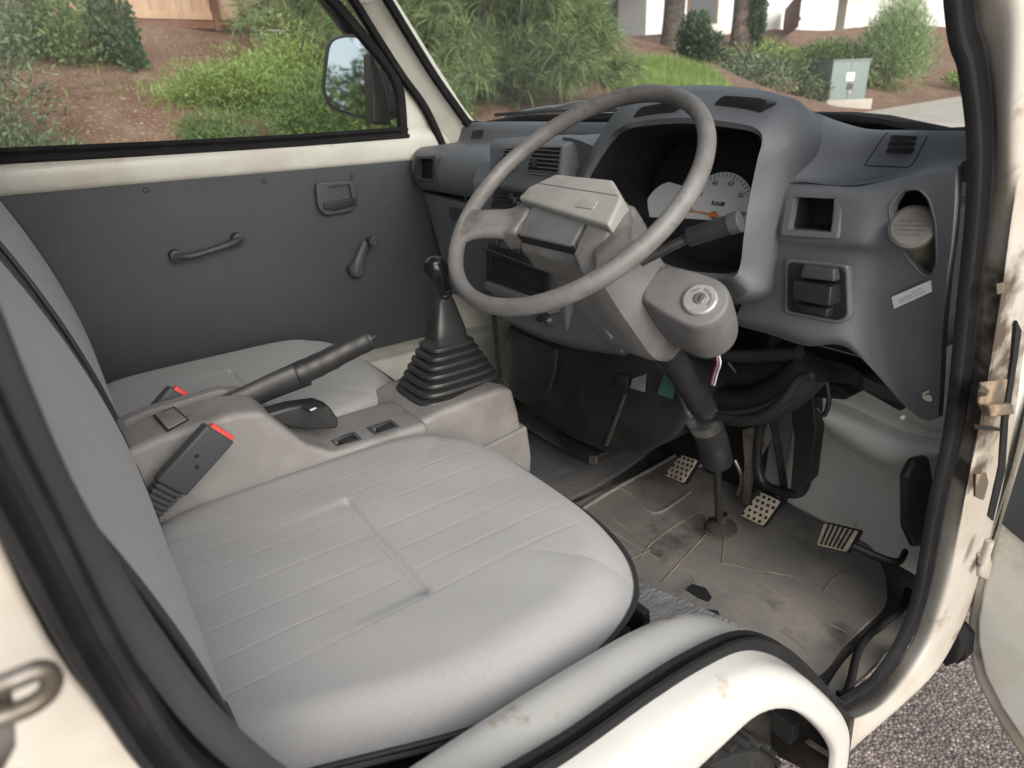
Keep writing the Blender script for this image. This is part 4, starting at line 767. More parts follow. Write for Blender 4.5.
# brake fluid reservoir behind the oval opening
rv = sub(truck, 'fluid_reservoir')
cx_ = Vector((0.6091,0.8000,1.1940))
ax = Vector((.22, -.93, .30)).normalized()
lathe('reservoir_cap', [(0, .012), (.020, .012), (.0235, .010), (.0245, .006), (.0245, -.012), (.022, -.014)], cx_, ax, 'cap', rv, 40)
lathe('reservoir_tank', [(.021, -.012), (.023, -.02), (.026, -.03), (.026, -.10), (0, -.10)], cx_ + Vector((0, .012, 0)), (ax + Vector((0, -.1, .5))).normalized(), 'tank', rv, 30)
Fc = frame(cx_ + ax * .0122, (1, .1, .12), ax)
for i, (w_, dy) in enumerate(((.026, .006), (.036, .001), (.030, -.004), (.020, -.009))):
    fine_print('fine_print', w_, .0012, Fc @ Matrix.Translation((0, dy, .0003)), 'cap_print', rv, i)
# paper sticker, bolt
lbp = [(0.5818,0.8380,1.0983),(0.6297,0.8250,1.1330),(0.6310,0.8290,1.1180),(0.5831,0.8420,1.0807)]
lbp = [dl_(p, -.0015) for p in lbp]
stk = prism('paper_sticker', lbp, (0, .0012, 0), 'label', dash, bev=0)
sx_ = (Vector(lbp[1]) - Vector(lbp[0])).normalized(); sn_ = sx_.cross(Vector(lbp[3]) - Vector(lbp[0])).normalized()
if sn_.y > 0: sn_ = -sn_
cN = sum([Vector(p) for p in lbp], Vector()) / 4 + sn_ * .0005
for w_, dy, dx in ((.014, .0032, .012), (.040, .0002, 0), (.044, -.0028, 0)): fine_print('fine_print', w_, .0009, frame(cN, sx_, sn_) @ Matrix.Translation((dx, dy, .0002)), 'print', stk, int(dx * 1000) + int(w_ * 1000))
lathe('panel_bolt', [(0, .005), (.004, .005), (.005, 0), (.0085, 0), (.009, -.002)], (0.6296,0.9000,0.9604), (.3, -.95, 0), 'metal', dash, 6)
lathe('panel_clip', [(0, .004), (.003, .003), (.004, 0)], (0.5926,0.9300,0.9047), (.1, -.95, 0), 'white', dash, 12)

# ================================================================ STEERING
W0 = Vector((.307, .547, 1.233)); Wn = Vector((0, -.634, .7733)); Wv = Vector((0, .7733, .634)); Wu = Vector((1, 0, 0))
def W(u, v, k=0): return W0 + Wu * u + Wv * v + Wn * k
swl = sub(truck, 'steering_wheel')
RR = .1765
tube('rim', [W(RR * math.cos(a), RR * math.sin(a)) for a in [i * math.pi / 24 for i in range(48)]], .0100, 'wheel', swl, n=3, seg=18, closed=True, prof=(1, 1.15))
def spoke(sgn):
    a = math.radians(-27); d = Vector((sgn * math.cos(a), math.sin(a)))
    p = Vector((-d.y, d.x)) * sgn
    rows = []
    for kk in (0, 1):
        pass
    secs = []
    for t, wd_, up, k in ((.06, .040, .012, -.028), (.085, .036, .010, -.024), (.11, .026, .006, -.022), (.14, .023, .002, -.008), (.160, .027, .0, -.002), (.174, .040, 0, 0)):
        c = d * t + Vector((0, up))
        ring = []
        for j in range(16):
            b = 2 * math.pi * j / 16; ex = math.copysign(abs(math.cos(b)) ** .6, math.cos(b)); ey = math.copysign(abs(math.sin(b)) ** .7, math.sin(b))
            q_ = c + p * (ex * wd_); ring.append(W(q_.x, q_.y, k + ey * (.012 if t < .15 else .009)))
        secs.append(ring)
    C2 = [curve([s[j] for s in secs], 4) for j in range(16)]; K = len(C2[0])
    vs = [C2[j][i] for i in range(K) for j in range(16)]
    fs = [(i * 16 + j, i * 16 + (j + 1) % 16, (i + 1) * 16 + (j + 1) % 16, (i + 1) * 16 + j) for i in range(K - 1) for j in range(16)] + [tuple(range(16)), tuple(range((K - 1) * 16, K * 16))]
    me = mesh('spoke', vs, fs); fixn(me); o = link('spoke', me, 'wheel', swl); autosm(o, 50); return o
spoke(-1); spoke(1)
def wp_loop(l): return [W(*p) for p in l]
# hub pad: light cap on top, grey face towards the driver
cap = prism('hub_pad', wp_loop([(-.088, -.018, -.022), (-.084, .004, -.022), (-.052, .030, -.022), (.054, .030, -.022), (.090, .006, -.022), (.102, -.036, -.022)]), Wn * .024, 'pad', swl, bev=.0045, seg=3)
prism('pad_groove', wp_loop([(-.070, .010, .0014), (.082, .006, .0014), (.082, .0072, .0014), (-.070, .0112, .0014)]), Wn * .0011, 'print', cap, bev=0)
eb = prism('horn_emblem', wp_loop([(.030, -.018, .0016), (.062, -.018, .0016), (.060, -.006, .0016), (.032, -.006, .0016)]), Wn * .0016, 'pad', cap, bev=.0006)
horn = prism('horn_face', wp_loop([(-.062, -.020, -.006), (.050, -.020, -.006), (.048, -.062, -.016), (-.060, -.062, -.016)]), Wn * -.05, 'shroud', swl, bev=.0035, seg=3)
prism('horn_seam', wp_loop([(-.062, -.060, -.0165), (.049, -.060, -.0165), (.049, -.0625, -.018), (-.062, -.0625, -.018)]), Wn * -.03, 'void', horn, bev=0)
prism('side_block', wp_loop([(.053, -.024, -.006), (.098, -.036, -.006), (.118, -.078, -.014), (.098, -.096, -.014), (.064, -.074, -.012)]), Wn * -.035, 'wheel', swl, bev=.006)
prism('side_block', wp_loop([(-.065, -.020, -.008), (-.088, -.022, -.008), (-.112, -.040, -.014), (-.100, -.070, -.014), (-.066, -.062, -.012)]), Wn * -.035, 'wheel', swl, bev=.006)
prism('hub_block', wp_loop([(-.086, .02, -.024), (.086, .02, -.024), (.098, -.046, -.024), (.066, -.072, -.036), (-.064, -.072, -.036), (-.090, -.040, -.024)]), Wn * -.045, 'wheel', swl, bev=.010, seg=4)
# column shroud
col_ = sub(truck, 'steering_column')
def sect(k, hw, vt, vb, cx=0, n=32, e=6):
    out = []
    for j in range(n):
        a = 2 * math.pi * j / n; c_, s_ = math.cos(a), math.sin(a); kk = 1 / ((abs(c_) ** e + abs(s_) ** e) ** (1 / e))
        out.append(W(cx + c_ * kk * hw, (vt + vb) / 2 + s_ * kk * (vt - vb) / 2, k))
    return out
def loft(name, secs, m, parent, caps=True, sm=40):
    q = len(secs[0]); cc = [curve([s[j] for s in secs], 4) for j in range(q)]; K = len(cc[0])
    vs = [cc[j][i] for i in range(K) for j in range(q)]
    fs = [(i * q + j, i * q + (j + 1) % q, (i + 1) * q + (j + 1) % q, (i + 1) * q + j) for i in range(K - 1) for j in range(q)]
    if caps: fs += [tuple(range(q)), tuple(range((K - 1) * q, K * q))]
    me = mesh(name, vs, fs); fixn(me); o = link(name, me, m, parent); autosm(o, sm); return o
shr = loft('column_shroud', [sect(-.062, .060, .030, -.060), sect(-.075, .062, .034, -.064), sect(-.12, .062, .036, -.068), sect(-.20, .062, .036, -.070), sect(-.25, .062, .034, -.068), sect(-.285, .056, .022, -.050)], 'shroud', col_)
# ignition lock housing on the right of the shroud
ic = Vector((0.4400,0.6499,1.1040)); ia = Vector((.30, -.66, .69)).normalized()
iu = (Wu - ia * Wu.dot(ia)).normalized(); iv = ia.cross(iu)
if iv.z < 0: iv = -iv
def isec(h, r, stretch):
    out = []
    for j in range(28):
        a = 2 * math.pi * j / 28; c_, s_ = math.cos(a), math.sin(a)
        x = c_ * r - (stretch if c_ < 0 else 0) * min(1, -c_ * 1.6 if c_ < 0 else 0); out.append(ic + iu * x + iv * (s_ * r * 1.05) + ia * h)
    return out
loft('lock_housing', [isec(-.002, .030, .040), isec(-.005, .034, .046), isec(-.02, .0365, .05), isec(-.06, .038, .06), isec(-.095, .037, .065), isec(-.104, .032, .065), isec(-.107, .022, .06)], 'shroud', col_)
lk = lathe('ignition_lock', [(0, .004), (.0195, .004), (.0215, .0025), (.022, -.003)], ic, ia, 'lockface', col_, 40)
lathe('key_barrel', [(0, .002), (.006, .002), (.0065, .0005), (.0085, .0002)], ic + ia * .004, ia, 'metal', lk, 24)
ks = box('key_slot', (0, 0, 0), (.0016, .008, .0006), 'void', lk, bev=0); ks.data.transform(frame(ic + ia * .0063, iu, ia) @ Matrix.Rotation(.15, 4, 'Z'))
for s, an in (('LOCK', 140), ('ACC', 80), ('ON', 45), ('START', 5)):
    a = math.radians(an); text('lock_text', s, .0042, frame(ic + ia * .0043, iu, ia) @ Matrix.Translation((math.cos(a) * .0135, math.sin(a) * .0135, 0)) @ Matrix.Rotation(a - math.pi / 2, 4, 'Z'), 'print', lk)
# combination stalk
sk = sub(truck, 'indicator_stalk')
s0, s1, s2, s3 = Vector((0.3946,0.5869,1.1558)), Vector((0.4380,0.6246,1.1867)), Vector((0.4414,0.6276,1.1891)), Vector((0.4898,0.6428,1.2081))
tube('stalk_arm', [s0, s1], .0062, 'black', sk, smooth=False)
tube('stalk_grip', [s1 - (s3 - s1) * .03, s1 + (s3 - s1) * .06, s1.lerp(s3, .5), s1.lerp(s3, .8), s3], lambda t: .0075 if t < .1 else .0115, 'black', sk, seg=20)
tube('stalk_tip', [s1.lerp(s3, .84), s1.lerp(s3, .9), s3, s3 + (s3 - s1) * .04, s3 + (s3 - s1) * .06], lambda t: .0125 if t < .75 else .0125 * math.sqrt(max(.03, 1 - ((t - .75) / .26) ** 2)), 'dash2', sk, seg=20)
tube('stalk_arm', [W(-.06, -.01, -.10), W(-.13, .02, -.095), W(-.17, .03, -.09)], .006, 'black', sk)
tube('tilt_lever', [(0.2727,0.6038,1.0727),(0.2916,0.6179,1.0454),(0.3124,0.6243,1.0248)], .0055, 'shroud', col_, prof=(1, .6))
# steering shaft, boot and lower joint
tube('column_tube', [W(0, -.01, -.30), W(0, -.01, -.36), Vector((0.3000,0.8689,0.8257))], .022, 'black', col_, smooth=False)
tube('shaft_boot', [(0.3000,0.8725,0.7966), (0.3000,0.8943,0.7560), (0.3050,0.9040,0.7207), (0.3050,0.9089,0.7059)], lambda t: .029 if t < .9 else .024, 'black', col_, seg=20)
tube('boot_clamp', [(0.3000,0.8624,0.8120), (0.3000,0.8727,0.7944)], .0305, 'chrome', col_, seg=20)
tube('lower_shaft', [(0.3050,0.9053,0.7331), (0.3050,0.9209,0.6389), (0.3050,0.9336,0.5681)], .0075, 'black', col_)
lathe('floor_bush', [(.0085, .03), (.011, .03), (.012, .012), (.02, .01), (.03, .002), (.032, -.004)], (0.3000,0.9504,0.5382), (0, 0, 1), 'under', col_, 26)

# ================================================================ UNDER THE DASH
hx = sub(truck, 'heater_unit')
hbx = prism('heater_case', [(-0.2555,0.8350,0.8554),(-0.0767,0.8350,0.8499),(0.0615,0.8350,0.8802),(0.1978,0.8350,0.9153),(0.2574,0.8350,0.8700),(0.2933,0.8350,0.8185),(0.2567,0.8350,0.7589),(0.1799,0.8350,0.6927),(0.0905,0.8350,0.6527),(-0.0147,0.8350,0.6415),(-0.1218,0.8350,0.6416),(-0.2528,0.8350,0.6623),(-0.2878,0.8350,0.7106),(-0.2903,0.8350,0.7846)], (0, .19, 0), 'black', hx, bev=.014, seg=4)
prism('case_lid', [(-0.2379,0.8280,0.8515),(-0.0683,0.8280,0.8448),(-0.0764,0.8280,0.7907),(-0.0993,0.8280,0.7293),(-0.2686,0.8280,0.7188),(-0.2713,0.8280,0.7918)], (0, .01, 0), 'boot', hx, bev=.004)
prism('case_rib', [(0.1341,0.8320,0.8101),(0.1395,0.8320,0.8119),(0.0900,0.8320,0.6752),(0.0811,0.8320,0.6713)], (0, .004, 0), 'metal', hx, bev=0)
prism('case_bracket', [(0.1206,0.8250,0.8501),(0.1500,0.8250,0.8533),(0.1459,0.8250,0.8269),(0.1160,0.8250,0.8252)], (0, .006, 0), 'black', hx, bev=.001)
prism('paper_tag', [(0.1558,0.8300,0.8496),(0.1904,0.8300,0.8711),(0.1875,0.8300,0.8335),(0.1514,0.8300,0.8294)], (0, .002, 0), 'console', hx, bev=0)
prism('green_sticker', [(0.2314,0.8320,0.8817),(0.2598,0.8320,0.8736),(0.2530,0.8320,0.8419),(0.2175,0.8320,0.8393)], (0, .002, 0), 'green', hx, bev=0)
prism('case_tab', [(0.0372,0.8300,0.6282),(0.0593,0.8300,0.6382),(0.0596,0.8300,0.6185),(0.0374,0.8300,0.6082)], (0, .003, 0), 'metal', hx, bev=0)
prism('heater_foot', [(-0.0974,0.8600,0.6136),(0.0398,0.8600,0.6207),(0.0078,0.8600,0.5777),(-0.0544,0.8600,0.5705)], (0, .10, 0), 'black', hx, bev=.004)
dk = sub(truck, 'air_duct')
tube('duct_pipe', [(0.1565,0.9300,0.8362),(0.2382,0.9300,0.8084),(0.3367,0.9300,0.8238),(0.4079,0.9300,0.8800),(0.4469,0.9300,0.9389)], .034, 'black', dk, prof=(1, 1))
tube('duct_pipe', [(0.1904,0.9800,0.8797),(0.2740,0.9800,0.8595),(0.3452,0.9800,0.8822),(0.4035,0.9800,0.9407)], .036, 'black', dk)
wr = sub(truck, 'wiring_loom')
tube('loom', [(0.2556,0.8800,0.8158),(0.3320,0.8800,0.8264),(0.4064,0.8800,0.8658),(0.4453,0.8800,0.9081),(0.4681,0.8800,0.9362)], .008, 'boot', wr)
tube('loom', [(0.3191,0.8700,0.8208),(0.3915,0.8700,0.8449),(0.4369,0.8700,0.8909),(0.4610,0.8700,0.9367),(0.4818,0.8700,0.9501)], .006, 'black', wr)
tube('loom', [(0.1053,0.9000,0.9181),(0.2303,0.9000,0.9117),(0.3356,0.9000,0.9310),(0.4406,0.9000,0.9687)], .012, 'black', wr)
tube('loom', [(-0.0079,0.9000,0.8550),(0.1078,0.9000,0.8724),(0.2354,0.9000,0.8536),(0.2616,0.9000,0.8219)], .010, 'black', wr)
tube('loom', [(0.4523,0.9700,0.9049),(0.4628,0.9700,0.8726),(0.4589,0.9700,0.8436),(0.4452,0.9700,0.8514)], .004, 'black', wr)
for i, (m_, d_) in enumerate((('wire_r', 0), ('wire_w', 2.5), ('wire_b', 4.5), ('wire_w', 6))):
    tube('wire', [(0.3587,0.8000,0.9710), (0.3641,0.8000,0.9558), (0.3528,0.8100,0.9324), (0.3418,0.8200,0.9047)], .0016, m_, wr); wr.children[-1].location = (d_ * .0011, 0, 0)
tube('thin_rod', [(0.2630,0.9500,0.9043),(0.2851,0.9500,0.8834),(0.3082,0.9500,0.8691)], .003, 'metal', wr)
tube('hose_clip', [(0.2719,0.8600,0.8221),(0.2993,0.8600,0.8165),(0.3272,0.8600,0.8388)], .003, 'chrome', wr)
br = sub(truck, 'pedal_bracket')
prism('bracket_plate', [(0.4124,1.0000,0.8868),(0.4586,1.0000,0.8874),(0.4839,1.0000,0.8781),(0.4740,1.0000,0.8673),(0.4232,1.0000,0.8528)], (0, .05, 0), 'black', br, bev=.003)
tube('bracket_frame', [(0.3461,1.0600,0.8600),(0.3699,1.0600,0.7694),(0.3977,1.0600,0.6950),(0.3924,1.0600,0.6205),(0.3292,1.0600,0.5980),(0.2975,1.0600,0.6256),(0.2905,1.0600,0.7158),(0.3035,1.0600,0.7872)], .010, 'black', br, smooth=True, prof=(1, 1))
prism('bracket_web', [(0.3418,1.0400,0.8522),(0.3914,1.0400,0.8646),(0.4136,1.0400,0.7728),(0.4181,1.0400,0.6687),(0.3977,1.0400,0.6271),(0.3826,1.0400,0.6286),(0.3753,1.0400,0.7359)], (0, .03, 0), 'black', br, bev=.004)
prism('dash_crossbar', [(0.3953,0.9800,0.9348),(0.4816,0.9800,0.9359),(0.5709,0.9800,0.9084),(0.5678,0.9800,0.8871),(0.4867,0.9800,0.9064),(0.4138,0.9800,0.8856)], (0, .05, 0), 'black', br, bev=.004)
box('under_dash_dark_mass', (0, 1.02, 1.08), (1.16, .16, .22), 'void', truck, bev=.01)  # black mass added to darken the space under the dash
box('bulkhead_dark_panel', (-.02, 1.165, .76), (.52, .05, .54), 'black', truck, bev=.01)  # black panel added so the bulkhead below the dash stays dark
bxm = prism('relay_box', [(0.6100,0.9715,0.8255),(0.6100,1.0146,0.8144),(0.6100,1.0551,0.7565),(0.6100,1.1147,0.5985),(0.6100,1.0538,0.6221),(0.6100,1.0002,0.6843),(0.6100,0.9507,0.8022)], (-.014, 0, 0), 'black', truck, bev=.006)
prism('fuse_holder', [(0.5072,0.9700,0.9298),(0.5663,0.9700,0.9198),(0.5693,0.9700,0.9043),(0.5113,0.9700,0.9073)], (0, .05, 0), 'dash2', br, bev=.003)

# ================================================================ PEDALS
def pedal(name, pad, arm, dots=(4, 5), thick=(.0, .012, -.006)):
    p = sub(truck, name)
    pl = [Vector(q) for q in pad]; t = Vector(thick)
    rub = prism('pedal_rubber', roundloop([q + (q - sum(pl, Vector()) / 4) * .10 + t * .3 for q in pl], .006), t, 'rubber', p, bev=.002)
    face = prism('pedal_pad', roundloop(pl, .005), t * .4, 'pedal', p, bev=.001)
    nrm = (pl[1] - pl[0]).cross(pl[3] - pl[0]).normalized()
    if nrm.y > 0: nrm = -nrm
    if dots:
        parts = []
        for i in range(dots[0]):
            for j in range(dots[1]):
                u_ = (i + .5 + (.25 if j % 2 else -.25)) / dots[0]; v_ = (j + .5) / dots[1]
                c = pl[0].lerp(pl[1], u_).lerp(pl[3].lerp(pl[2], u_), v_) + nrm * .0006
                parts.append(lathe('h', [(0, .0003), (.0032, .0003), (.0036, 0)], c, nrm, 'void', p, 8))
        merge('grip_holes', parts)
    tube('pedal_arm', arm, .007, 'black', p, prof=(.8, 1.2))
    return p
pedal('clutch_pedal', [(0.1312,1.0200,0.6017),(0.1752,1.0200,0.6088),(0.1703,0.9850,0.5619),(0.1162,0.9850,0.5563)], [(0.1535,1.0200,0.5733), (0.1746,1.0600,0.5882), (0.1907,1.0800,0.6436), (0.2067,1.0200,0.7648)])
pedal('brake_pedal', [(0.3206,1.0400,0.5923),(0.3658,1.0400,0.5943),(0.3588,1.0000,0.5488),(0.3076,1.0000,0.5468)], [(0.3362,1.0400,0.5618), (0.3515,1.0800,0.5720), (0.3361,1.0700,0.6632), (0.3286,1.0300,0.7846)])
ac = pedal('accelerator_pedal', [(0.4770,1.0000,0.6228),(0.5362,1.0000,0.6396),(0.5239,1.0000,0.5872),(0.4700,1.0000,0.5698)], [(0.5239,1.0100,0.5976), (0.5684,1.0300,0.5868), (0.5901,1.0500,0.5818), (0.5867,1.0800,0.5862)], dots=None)
parts = []
a_ = [Vector(q) for q in [(0.4834,0.9980,0.6252),(0.5339,0.9980,0.6392),(0.5208,0.9980,0.5907),(0.4760,0.9980,0.5766)]]
for i in range(6):
    t0 = (i + .25) / 6; t1 = (i + .62) / 6
    parts.append(prism('s', [a_[0].lerp(a_[1], t0), a_[0].lerp(a_[1], t1), a_[3].lerp(a_[2], t1), a_[3].lerp(a_[2], t0)], (0, .003, 0), 'void', ac, bev=0))
merge('grip_slots', parts)
pa = sub(truck, 'pedal_linkage')
prism('linkage_plate', [(0.2500,1.0600,0.6993),(0.3055,1.0600,0.7398),(0.3180,1.0600,0.7136),(0.2840,1.0600,0.6193),(0.2850,1.0600,0.5330),(0.2700,1.0600,0.5327),(0.2634,1.0600,0.6290)], (0, .01, 0), 'metal', pa, bev=.002)
tube('return_spring', [(0.2282,1.0800,0.6102),(0.2502,1.0800,0.5753),(0.2454,1.0800,0.5294)], .005, 'metal', pa)
tube('cable', [(0.1253,1.1000,0.5286),(0.1290,1.1000,0.6103),(0.1163,1.1000,0.6823)], .004, 'wire_r', pa)
tube('cable', [(0.2572,1.1000,0.4607),(0.2672,1.0500,0.4680),(0.2900,0.9700,0.5134)], .003, 'black', pa)

# ================================================================ FLOOR COVERINGS (lie loose on the floor)
fm = prism('floor_mat', roundloop([(.005, .44, .497), (.39, .44, .497), (.41, .67, .497), (.58, .73, .497), (.612, .80, .497), (.600, .88, .497), (.598, 1.03, .497), (.560, 1.10, .497), (.50, 1.17, .497), (.02, 1.17, .497)], .03), (0, 0, .006), 'mat', None, bev=.002)
tag(fm, 'muddy grey rubber mat under the pedals on the driver side floor', 'floor mat')
def mark(pts, w=.004, h=.0018, name='moulded_line', m='mat'):
    C_ = curve(pts, 6) if len(pts) > 2 else [Vector(p) for p in pts]; vs = []
    for i, p in enumerate(C_):
        t = (C_[min(i + 1, len(C_) - 1)] - C_[max(i - 1, 0)]).normalized(); s_ = Vector((-t.y, t.x, 0)) * w / 2
        vs += [p - s_ + Vector((0, 0, .0)), p - s_ * .4 + Vector((0, 0, h)), p + s_ * .4 + Vector((0, 0, h)), p + s_]
    fs = [(i * 4 + j, (i + 1) * 4 + j, (i + 1) * 4 + j + 1, i * 4 + j + 1) for i in range(len(C_) - 1) for j in range(3)]
    me = mesh(name, vs, fs); fixn(me); return link(name, me, m, fm)
M['ridge'] = mat('worn_mat_ridge', (.26, .22, .165), .7, (.12, .11, .09), 12, .4, .65)
for l in ([(0.2928,0.9742,0.5030),(0.3477,0.8969,0.5030)], [(0.3477,0.8969,0.5030),(0.4051,0.9360,0.5030),(0.4665,0.9769,0.5030)], [(0.2698,0.9458,0.5030),(0.3125,0.7664,0.5030)], [(0.2336,0.8182,0.5030),(0.2280,0.7621,0.5030)], [(0.1356,0.8017,0.5030),(0.2670,0.8107,0.5030)], [(0.5097,0.9710,0.5030),(0.5603,0.9739,0.5030)], [(0.5097,0.9710,0.5030),(0.5030,1.0358,0.5030),(0.5208,1.0806,0.5030)],
          [(0.2426,0.7803,0.5030),(0.2178,0.8498,0.5030),(0.2118,0.9976,0.5030),(0.2698,0.9458,0.5030)], [(0.4356,0.9076,0.5030),(0.5082,0.9043,0.5030),(0.5932,0.9143,0.5030)], [(0.2226,0.8299,0.5030),(0.1074,0.8346,0.5030)], [(0.5169,0.8319,0.5030),(0.5560,0.8284,0.5030),(0.5882,0.8190,0.5030)], [(0.3321,0.8221,0.5030),(0.3704,0.8043,0.5030)]):
    mark(l, name='moulded_line', m='ridge', w=.0035, h=.0012)
mark([(0.0442,0.7923,0.5030),(0.0314,0.9013,0.5030),(0.0233,1.0423,0.5030),(0.0152,1.1450,0.5030)], w=.010, h=.005)
mark([(0.0340,0.9307,0.5030),(0.0721,0.9314,0.5030),(0.1263,0.9167,0.5030),(0.1573,0.9309,0.5030),(0.1470,1.0417,0.5030)], w=.010, h=.003)
for l in ([(0.3553,0.7833,0.5042),(0.3516,0.8044,0.5042),(0.3745,0.8159,0.5042),(0.3980,0.8035,0.5042),(0.4001,0.7898,0.5042),(0.3825,0.7839,0.5042)], [(0.3965,0.7455,0.5042),(0.4010,0.7669,0.5042),(0.4252,0.7856,0.5042),(0.4350,0.7785,0.5042),(0.4157,0.7542,0.5042)]):
    prism('worn_hole', l, (0, 0, .0006), 'void', fm, bev=0)
cp = surf('carpet', [[(-.36, .62, .515), (-.2, .62, .52), (-.01, .64, .51)], [(-.36, .80, .525), (-.2, .80, .535), (-.008, .80, .505)], [(-.36, .95, .52), (-.2, .95, .53), (-.008, .97, .515)], [(-.36, 1.12, .60), (-.2, 1.12, .60), (-.008, 1.12, .55)]], 'carpet', None, thick=(0, 0, -.012))
tag(cp, 'dirty charcoal carpet bunched up beside the heater box', 'carpet')
box('passenger_carpet_floor', (-.40, .80, .503), (.26, .62, .006), 'carpet', truck, bev=.001)
sc = surf('sill_scuff', [[(0.6289,0.7808,0.5050),(0.6174,0.8697,0.5050),(0.6225,0.9699,0.5050),(0.6205,1.0424,0.5050)], [(0.6410,0.7690,0.5120),(0.6371,0.8551,0.5120),(0.6389,0.9508,0.5120),(0.6329,1.0307,0.5120)], [(0.6531,0.7620,0.5200),(0.6554,0.8416,0.5200),(0.6551,0.9278,0.5200),(0.6444,1.0166,0.5200)]], 'jamb', truck, thick=(0, 0, -.01))
tube('loose_seal', [(0.6556,0.7599,0.5300),(0.6598,0.7795,0.5300),(0.6316,0.8593,0.5300),(0.6238,0.9165,0.5300),(0.6274,1.0005,0.5300),(0.6125,1.0596,0.5300)], .006, 'rubber', truck)
prism('seat_skirt', [(0.2288,0.7017,0.5200),(0.3040,0.7157,0.5200),(0.4112,0.7526,0.5200),(0.5132,0.7783,0.5200),(0.4957,0.6497,0.5200),(0.3621,0.6078,0.5200)], (0, 0, .004), 'carpet2', truck, bev=.001)

# ================================================================ WHEEL UNDER THE ARCH
wh = sub(truck, 'front_wheel')
lathe('tyre', [(.16, .0), (.20, .004), (.255, .0), (.272, -.010), (.280, -.03), (.282, -.07), (.280, -.11), (.272, -.135), (.20, -.14), (.16, -.13)], (.640, .42, .31), (1, 0, 0), 'tyre', wh, 64)
parts = [box('t', (0, 0, 0), (.118, .016, .010), 'tyre', wh, bev=.002) for _ in range(44)]
for i, t in enumerate(parts): t.data.transform(Matrix.Translation((.572, .42, .31)) @ Matrix.Rotation(i * math.tau / 44, 4, 'X') @ Matrix.Translation((0, 0, .281)) @ Matrix.Rotation(.25, 4, 'Z'))
merge('tread', parts)
lathe('rim', [(0, -.03), (.05, -.02), (.11, -.045), (.15, -.02), (.162, .0)], (.640, .42, .31), (1, 0, 0), 'metal', wh, 40)

# ================================================================ OPEN DRIVER DOOR
dd = sub(truck, 'driver_door')
dl = [(0.6739,1.1300,0.9318),(0.6808,1.1300,0.8260),(0.6887,1.1300,0.6729),(0.6856,1.1300,0.5418),(0.6890,1.1300,0.4771),(0.6998,1.1300,0.4275),(0.7248,1.1300,0.3646),(0.7594,1.1300,0.3225),(0.8112,1.1300,0.2694)] + [(.98, 1.13, .20), (1.55, 1.13, .22), (1.62, 1.13, .35), (1.62, 1.13, 1.27), (.80, 1.13, 1.27)]
prism('door_skin', dl, (0, .05, 0), 'jamb', dd, bev=.010, seg=3)
di = [(0.6877,1.1220,0.9063),(0.6890,1.1220,0.8255),(0.6964,1.1220,0.6771),(0.6993,1.1220,0.5557),(0.7041,1.1220,0.4933),(0.7136,1.1220,0.4507),(0.7367,1.1220,0.3951),(0.7714,1.1220,0.3499),(0.8169,1.1220,0.3070)] + [(1.0, 1.122, .26), (1.52, 1.122, .28), (1.58, 1.122, .37), (1.58, 1.122, 1.24), (.83, 1.122, 1.24)]
prism('inner_panel', di, (0, .02, 0), 'paint_in', dd, bev=.006)
prism('trim_panel', [(0.7004,1.1120,0.8978),(0.6963,1.1120,0.8201),(0.6975,1.1120,0.6941),(0.7356,1.1120,0.6760)] + [(.98, 1.112, .52), (1.54, 1.112, .52), (1.54, 1.112, 1.20), (.86, 1.112, 1.20)], (0, .008, 0), 'trim', dd, bev=.002)
tube('window_frame', [(.83, 1.15, 1.26), (.84, 1.13, 1.35), (1.05, 1.11, 1.72), (1.2, 1.11, 1.76), (1.58, 1.11, 1.74), (1.6, 1.15, 1.26)], .016, 'rubber', dd)
prism('window_glass', [(.86, 1.15, 1.25), (1.06, 1.13, 1.70), (1.56, 1.13, 1.72), (1.58, 1.15, 1.25)], (0, .004, 0), 'glass', dd, bev=0)
prism('hinge_bracket', [(0.6828,1.1000,0.4445),(0.6872,1.1000,0.4756),(0.7056,1.1000,0.4628),(0.7116,1.1000,0.4214),(0.7003,1.1000,0.4000)], (0, .03, 0), 'rubber', dd, bev=.003)

# ================================================================ OUTSIDE
def sst(a, b, t): return smooth01((t - a) / (b - a))
def road_z(y): return .035 * max(0, y - 4)
def bank_x(y): return -2.7 - 5.6 * sst(9, 17, y)
def gz(x, y):
    b = bank_x(y); z = road_z(y)
    if x < -2.35: z += .12
    d = b - x
    if d > 0:
        z += .31 * min(d, 7.4) * (1 if d > .8 else .5 + .5 * d / .8) + .035 * max(0, d - 7.4)
        z += .05 * math.sin(x * 1.7 + y * .9) * min(1, d) + .04 * math.sin(x * 3.1 - y * 2.3) * min(1, d)
    return z
M['asphalt'] = mat('asphalt', (.13, .105, .10), .9, (.21, .18, .17), 60, .4, .6, bump=1, bscale=90, bd=.008, col3=(.40, .345, .33), s3=48, lo3=.52, hi3=.60, detail=3)
M['mulch'] = mat('bark_mulch_soil', (.15, .075, .048), .95, (.20, .125, .085), 3, .4, .65, bump=1, bscale=38, bd=.03, col3=(.36, .27, .20), s3=26, lo3=.56, hi3=.64)
M['concrete'] = mat('pale_concrete', (.42, .38, .33), .9, (.34, .31, .27), 2, .4, .7, bump=.5, bscale=60)
def sheet(name, x0, x1, y0, y1, nx, ny, f, m, kind='structure'):
    vs = [(x0 + (x1 - x0) * i / nx, y0 + (y1 - y0) * j / ny, 0) for j in range(ny + 1) for i in range(nx + 1)]
    vs = [(x, y, f(x, y)) for x, y, _ in vs]; w = nx + 1
    fs = [(j * w + i, j * w + i + 1, (j + 1) * w + i + 1, (j + 1) * w + i) for j in range(ny) for i in range(nx)]
    o = link(name, mesh(name, vs, fs), m); tag(o, kind=kind); return o
